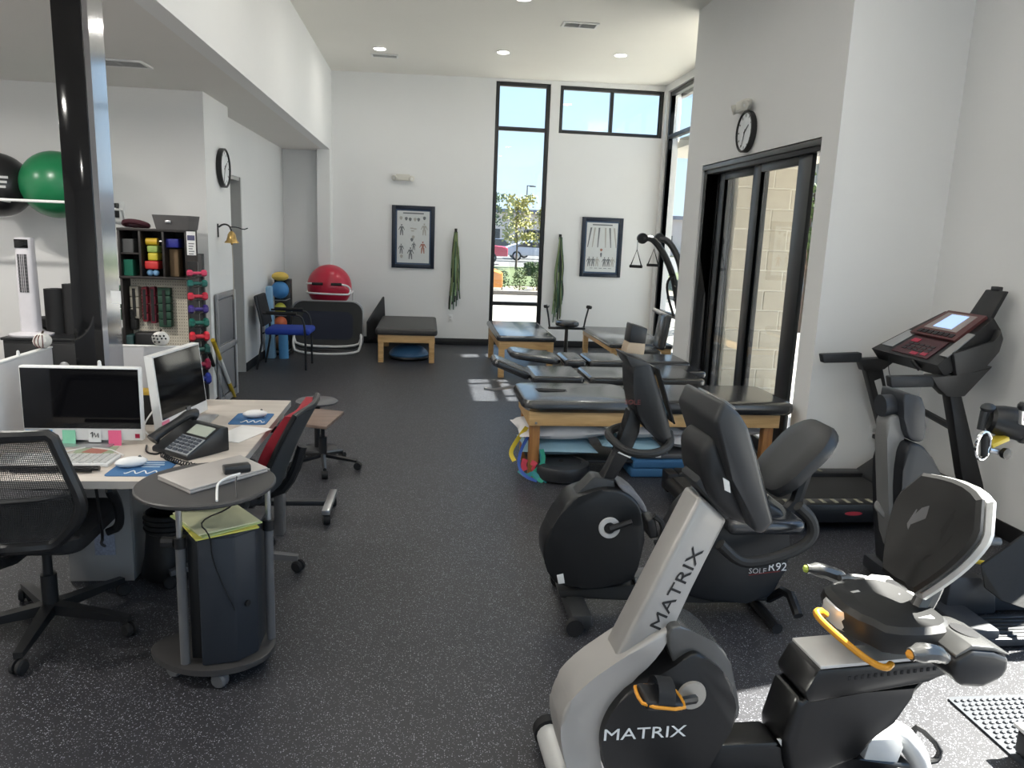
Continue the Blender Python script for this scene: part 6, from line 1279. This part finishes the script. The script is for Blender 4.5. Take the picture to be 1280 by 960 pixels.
rp = m.p(992, 760, -.1).x; part('rear_stabiliser', MB().tube([m.p(960,748,.0), m.p(985,735,-.1), m.p(998,770,-.22)], .022, 8, sm=1).tube([m.w(.92,-.24,.025), m.w(.92,.24,.025)], .024, 10), SATIN, t); part('front_label', m.plate([(696,719),(704,717),(706,729),(698,730)], -.092, -.0905, .0002), WHITE, t)
# seat, backrest, side grips
part('seat', MB().pad(m.w(.68,-.20,.43), m.w(1.02,.20,.50), .03), VINYL, t)
def b2(s_, h): return m.w(.90+.26*h-.02*s_*s_, s_*(.165+.02*math.sin(h*2.6)), .585+.30*h)
out2 = [((q[0]-.5)*2, q[1]) for q in rrect(0, 1, 0, 1, 0, .32, 5)]
f2 = V(-.75,0,.66).normalized(); c2 = b2(0,.5)
part('back_pad', MB().loft([[c2+(b2(a,b)-c2)*k+f2*o for a, b in out2] for k, o in ((.85,-.045),(.97,-.035),(1.0,-.01),(.96,.012),(.85,.024),(.5,.03))]), M('pad_grey_black', (.018,.019,.021), .4), t)
part('back_post', MB().tube([m.w(.98,0,.42), m.w(1.06,0,.52), m.w(1.10,0,.70)], .03, 8), SATIN, t)
for v in (-.26, .26): part('seat_grip', MB().tube([m.p(900,680,-.26)+m.N*(v+.26), m.p(920,700,-.26)+m.N*(v+.26), m.p(938,704,-.26)+m.N*(v+.26), m.p(975,696,-.26)+m.N*(v+.26), m.p(1008,681,-.26)+m.N*(v+.26), m.p(1018,665,-.26)+m.N*(v+.26), m.p(1014,647,-.26)+m.N*(v+.26), m.p(998,632,-.26)+m.N*(v+.26)], .024, 10, sm=2), M('handle_foam', (.012,.0125,.013), .6), t)
# ---- treadmill along the return wall
t = thing('treadmill', 'black treadmill with lit console at the right wall', 'treadmill', (2.5, 4.36, 0)); TM = M('treadmill_black', (.008,.008,.009), .4, var=.1); TG = M('treadmill_grey', (.032,.032,.033), .4)
ya, yb = 3.99, 4.71
part('deck', MB().box((1.64, ya+.09, .05), (3.18, yb-.09, .135), .006), TM, t); part('belt', MB().box((1.62, ya+.12, .1355), (2.95, yb-.12, .150), .005), M('belt_rubber', (.016,.016,.016), .7, bump=.4, bscale=200), t)
for y0, y1 in ((ya, ya+.115), (yb-.115, yb)):
    rl = part('side_rail', MB().box((1.66, y0, .06), (2.96, y1, .175), .012), TM, t)
    for i in range(11): part('grip_rib', MB().box((1.90+i*.075, y0+.03, .1752), (1.925+i*.075, y1-.02, .178), .001), M('rib_khaki', (.26,.25,.18), .5), rl)
part('rear_cap', MB().box((1.585, ya, .04), (1.66, ya+.13, .17), .012).box((1.585, yb-.13, .04), (1.66, yb, .17), .012).cyl((1.61, ya+.12, .10), (1.61, yb-.12, .10), .045, n=14), TM, t)
part('motor_hood', MB().prism([(2.94, ya, z) if 0 else (x, ya+.01, z) for x, z in ((2.92,.05),(3.38,.05),(3.38,.20),(3.30,.27),(3.08,.27),(2.94,.17))], (0, yb-ya-.02, 0), .015), TM, t)
part('side_badge', MB().lathe([(0,0),(1,0),(1,.001),(0,.0012)], (0,0,0), (0,0,1), 24).xf(Matrix.Translation(pY(1067,642,ya-.001)) @ Matrix.Rotation(math.pi/2,4,'X') @ Matrix.Diagonal((.055,.012,1,1))), M('badge_red2', (.45,.03,.05), .4), t)
part('foot', MB().cyl((1.75,ya+.05,0),(1.75,ya+.05,.06), .03, n=10).cyl((1.75,yb-.05,0),(1.75,yb-.05,.06), .03, n=10).cyl((3.2,ya+.08,0),(3.2,ya+.08,.06), .035, n=10).cyl((3.2,yb-.08,0),(3.2,yb-.08,.06), .035, n=10), RUBBER, t)
yn, yfz = 3.98, 4.66
def pl(pts, y, th): return MB().prism([pY(x, y_, y) for x, y_ in pts], (0, th, 0), .008)
part('upright', pl([(1186,492),(1202,492),(1229,606),(1240,668),(1222,668),(1203,596)], yn, .07), TM, t); part('upright', pl([(1082,461),(1104,461),(1120,545),(1142,662),(1124,662),(1104,545)], yfz, .06), TM, t)
part('upright_label', pl([(1093,476),(1101,473),(1106,494),(1099,497)], yfz-.003, .002), M('label_white', (.5,.5,.5), .6), t)
part('handle_bracket', pl([(1164,470),(1200,471),(1242,458),(1206,496),(1184,496),(1172,484)], yn-.005, .08), TG, t); part('handle_bracket', pl([(1075,449),(1118,447),(1128,445),(1106,462),(1080,464)], yfz-.01, .07), TM, t)
part('handlebar', pl([(1113,471),(1168,470),(1168,484),(1115,485)], yn+.0, .055), M('grip_black', (.02,.022,.026), .5), t); part('handlebar', pl([(1028,443),(1078,441),(1078,453),(1030,454)], yfz, .055), M('grip_black', (.02,.022,.026), .5), t)
part('cross_brace', MB().tube([pY(1150,512,4.5), pY(1190,534,yn+.05)], .022, 8), TM, t)
part('side_wing', pl([(1192,441),(1244,428),(1252,412),(1255,424),(1250,440),(1207,490),(1196,470)], yn, .05), TG, t)
# sloping console
A0, A1 = V(2.93, 4.00, 1.015), V(2.93, 4.66, 1.015); B0, B1 = V(3.26, 4.02, 1.29), V(3.26, 4.46, 1.29)
def cq(u, v): return A0.lerp(A1, u).lerp(B0.lerp(B1, u), v)     # u near->far, v front->top
cn = (B0-A0).cross(A1-A0).normalized(); cn = cn if cn.z > 0 else -cn
def onc(u0, u1, v0, v1, h0, h1): return MB().loft([[cq(u,v)+cn*h for u, v in ((u0,v0),(u1,v0),(u1,v1),(u0,v1))] for h in (h0, h1)])
part('console_body', MB().loft([[cq(u,v)+cn*h for u, v in ((0,0),(1,0),(1,.55),(.98,1),(0.02,1),(0,.55))] for h in (-.09, -.02, 0)]), TM, t)
part('control_panel', onc(.18,.72,.05,.42,.0005,.006), M('control_maroon', (.06,.015,.02), .4), t); part('display_panel', onc(.10,.84,.44,.98,.004,.022), M('display_maroon', (.10,.03,.03), .35), t)
part('display_surround', onc(.20,.76,.58,.93,.0225,.025), M('surround_silver', (.32,.27,.26), .4), t); part('display', onc(.32,.64,.62,.90,.0255,.028), M('lit_lcd', (.35,.5,.7), .3, emit=(.45,.62,.95), estr=.75), t, 'lit pale blue display')
for i in range(7): part('key', onc(.17+i*.087,.235+i*.087,.475,.54,.0225,.027), BLACK, t)
for u0, u1, v0, v1 in ((.56,.68,.30,.37),(.24,.32,.09,.15),(.36,.46,.07,.12)): part('red_key', onc(u0,u1,v0,v1,.0065,.009), M('key_red', (.45,.03,.07), .4), t)
for r_ in range(3):
    for c_ in range(5): part('key', onc(.25+c_*.085,.31+c_*.085,.14+r_*.055,.175+r_*.055,.0065,.009), DGREY, t)
part('cup_tray', onc(.78,.96,.12,.5,.001,.006), STEEL, t); part('cup_tray', MB().prism(rrect(-.028,.028,-.17,.17,0,.026,5), (0,0,.006)).xf(Matrix.Translation(V(3.14, yn+.045, 1.125)) @ Matrix.Rotation(math.radians(-62),4,'Z') @ Matrix.Rotation(math.radians(-40),4,'X')) if 0 else onc(-.02,.09,.16,.64,.003,.010), M('tray_grey', (.28,.28,.28), .5), t)
hb_ = V(3.27, 4.20, 1.29); part('device_holder', MB().prism([cq(.10,1)+V(.0,0,-.01), cq(.52,1)+V(0,0,-.01), cq(.50,1)+V(.085,0,.155), cq(.14,1)+V(.085,0,.155)], V(.028,0,.0), .006), TM, t)
part('holder_clip', MB().box(cq(.26,1)+V(.082,0,.15), cq(.40,1)+V(.115,0,.178), .005), SATIN, t); text('lettering', 'SOLE', .024, (cq(.34,1)+V(.045,0,.075)), V(0,-1,0), V(.085,0,.165), PALE, t, .0004)
part('safety_key', MB().cyl(cq(.35,0)+V(-.0,0,-.01), cq(.33,0)+V(.03,-.03,-.06), .013, n=10), SATIN, t); part('safety_cord', MB().tube([cq(.7,0)+V(0,0,-.02), cq(.68,0)+V(0,0,-.12), cq(.62,0)+V(0,-.05,-.20), cq(.6,0)+V(-.0,-.1,-.13)], .0025, 5, sm=2), BLACK, t)
# ---- recumbent stepper behind the near bike's backrest
t = thing('recumbent_stepper', 'dark blue-grey recumbent stepper with a light grey column behind the near bike', 'exercise machine', (2.45, 3.15, 0)); SB = M('stepper_blue_grey', (.022,.025,.031), .45); SG = M('stepper_light_grey', (.20,.20,.20), .45)
m = Mach(2.0, 3.25, 0)
part('column', m.plate(rounded([(1109,520),(1128,518),(1131,540),(1128,565),(1126,600),(1128,635),(1138,662),(1150,700),(1120,700),(1112,662),(1110,600),(1109,560)],1), -.05, .05, .02, 3), SG, t)
part('side_loop', MB().tube([m.p(1122,660,.0), m.p(1103,641,.0), m.p(1095,632,.03), m.p(1102,626,.06), m.p(1115,628,.06)], .016, 8, sm=2), SG, t)
part('pivot_head', MB().cyl(m.p(1108,507,0)-V(.03,0,0), m.p(1130,505,0), .052, .050, 20), SB, t)
part('head_pad', m.plate(rounded([(1128,491),(1140,493),(1157,498),(1158,545),(1154,553),(1138,552),(1131,535)],1), -.09, .09, .02, 3), SB, t)
part('body', m.plate(rounded([(1134,556),(1148,554),(1160,562),(1180,600),(1200,650),(1212,740),(1130,740),(1128,660),(1127,600)],1), -.12, .12, .03, 3), M('stepper_dark', (.011,.0125,.016), .45), t)
part('base', MB().box((2.10,2.98,.02),(2.95,3.16,.13),.02).box((2.30,2.70,.02),(2.45,3.5,.09),.015), SB, t)
part('base_step', MB().prism([pY(x,y,2.92) for x, y in ((1190,722),(1228,722),(1246,745),(1246,768),(1180,772))], (0,.2,0), .015), SB, t)
fp = [pz(x,y,.06) for x, y in ((1190,782),(1236,770),(1300,772),(1300,800),(1205,800))]
part('foot_plate', MB().prism([pz(x,y,.05) for x, y in ((1188,786),(1228,768),(1310,768),(1310,798),(1205,800))], (0,0,-.035), .006), SB, t)
for i in range(6): part('tread_rib', MB().tube([pz(1205+i*4,796-i*4.6,.052), pz(1300,794-i*4.6,.052)], .004, 5), BLACK, t)
part('pedal_board', MB().prism([pz(x,y,z) for x, y, z in ((1226,708,.30),(1300,655,.42),(1300,768,.16),(1252,752,.16),(1230,735,.2))], (.02,.03,.0), .006), M('pedal_rubber', (.012,.012,.012), .75, bump=.5, bscale=70), t)
part('yellow_lever', MB().tube([m.p(1215,701,-.25), m.p(1239,705,-.25)], .011, 8), M('lever_yellow', (.65,.50,.05), .4), t); part('crossbar', MB().tube([m.p(1215,676,-.1), m.p(1249,677,-.1)], .020, 10), M('bar_blue_grey', (.16,.18,.20), .4), t)
part('swivel_seat', MB().pad((3.08,2.95,.42),(3.38,3.28,.50),.03), VINYL, t); part('seat_post', MB().cyl((3.22,3.12,.10),(3.22,3.12,.42), .04, n=12).box((2.9,3.06,.02),(3.3,3.18,.10),.01), SB, t)
part('small_wheel', MB().ball(m.p(1229,663,0), .03, 10), SG, t)
# ---- hand cycle at the right edge
t = thing('hand_cycle', 'silver and black hand crank cycle at the right edge of the picture', 'exercise machine', (2.95, 3.0, 0)); m = Mach(2.5, 2.85, 0)
ax_ = V(.93,-.34,-.12).normalized(); c0_ = m.p(1236,523,.05); 
part('crank_drum', MB().lathe([(0,0),(.045,0),(.058,.012),(.066,.05),(.070,.12),(.066,.14),(0,.14)], c0_, ax_, 24), SATIN, t); part('front_ring', MB().lathe([(.070,0),(.078,.006),(.080,.05),(.074,.09),(.0,.095)], c0_+ax_*.13, ax_, 28), STEEL, t)
part('hub', MB().lathe([(0,0),(.03,0),(.034,.03),(0,.035)], c0_+ax_*.225, ax_, 16), BLACK, t); part('rear_knob', MB().ball(c0_+V(-.01,0,.045), (.032,.03,.022), 12).cyl(c0_+V(-.02,0,.03), c0_+V(-.03,0,-.05), .02, .015, 10), DGREY, t)
h_ = m.p(1229,557,-.02); ring3 = [h_+V(.034*math.cos(a)*1.0, .004*math.cos(a), .060*math.sin(a)) for a in [2*math.pi*i/20 for i in range(20)]]
part('handle_ring', MB().tube(ring3, .008, 8, closed=True), CHROME, t); part('grip', MB().cyl(h_+V(.0,-.0,.045), h_+V(.012,0,-.045), .014, n=10), RUBBER, t)
part('clamp', MB().box(m.p(1240,556,-.03), m.p(1250,546,.03), .004, rot=roty(-25)), M('clamp_yellow', (.60,.45,.05), .4), t); part('clamp_knob', MB().lathe([(0,0),(.022,0),(.024,.02),(0,.024)], m.p(1254,566,-.03), (.2,-1,0), 14), BLACK, t); part('crank_arm', MB().tube([m.p(1236,562,-.02), m.p(1254,566,-.02)], .012, 8).tube([c0_+ax_*.235, m.p(1276,528,-.1), m.p(1277,510,-.1)], .010, 8), STEEL, t)
part('top_knob', MB().ball(m.p(1279,508,-.1), .022, 10), SATIN, t)
pe = c0_+ax_*.30; part('stand', MB().tube([c0_+ax_*.20+V(.10,0,-.02), c0_+ax_*.2+V(.25,.05,-.05), V(pe.x+.22,pe.y-.06,.5), V(pe.x+.22,pe.y-.06,.02)], .03, 10), STEEL, t); part('stand_base', MB().box((pe.x+.05,pe.y-.25,0),(pe.x+.4,pe.y+.12,.03),.006), SATIN, t)
# ---- bumpy mat and pedal exerciser bottom right
mx0, mx1, my0_, my1_ = 1.975, 2.62, 1.80, 2.375
t = thing('bumpy_mat', 'bumpy rubber foot mat on the sunny floor at lower right', 'mat', ((mx0+mx1)/2, (my0_+my1_)/2, 0)); MATM = M('bumpy_rubber', (.045,.05,.06), .5)
part('sheet', MB().prism(rrect(mx0,mx1,my0_,my1_,.0005,.02,3), (0,0,.007)), MATM, t)
bm_ = MB()
for i in range(24):
    for j in range(21):
        x, y = mx0+.02+i*.0263, my0_+.02+j*.0263
        bm_.lathe([(.0085,.0076),(.007,.0125),(.0035,.0145),(.0005,.015)], (x+.013*(j % 2), y, 0), n=7)
bo = part('bumps', bm_, MATM, t); bo['kind'] = 'stuff'
t = thing('pedal_exerciser', 'small black and white pedal exerciser cut by the lower right edge', 'pedal exerciser', (2.1, 2.0, .008))
part('body', MB().pad((1.985,1.90,.0152),(2.35,2.06,.105),.015), SATIN, t); part('top_cover', MB().pad((1.975,1.895,.105),(2.36,2.065,.122),.006), WHITE, t)
part('shadow_loop', MB().tube([(2.06,1.92,.12),(2.06,1.90,.24),(2.12,1.90,.28),(2.25,1.90,.28),(2.30,1.90,.24),(2.30,1.92,.12)], .014, 8, sm=2), RUBBER, t)  # out of view loop, added to cast its shadow across the floor
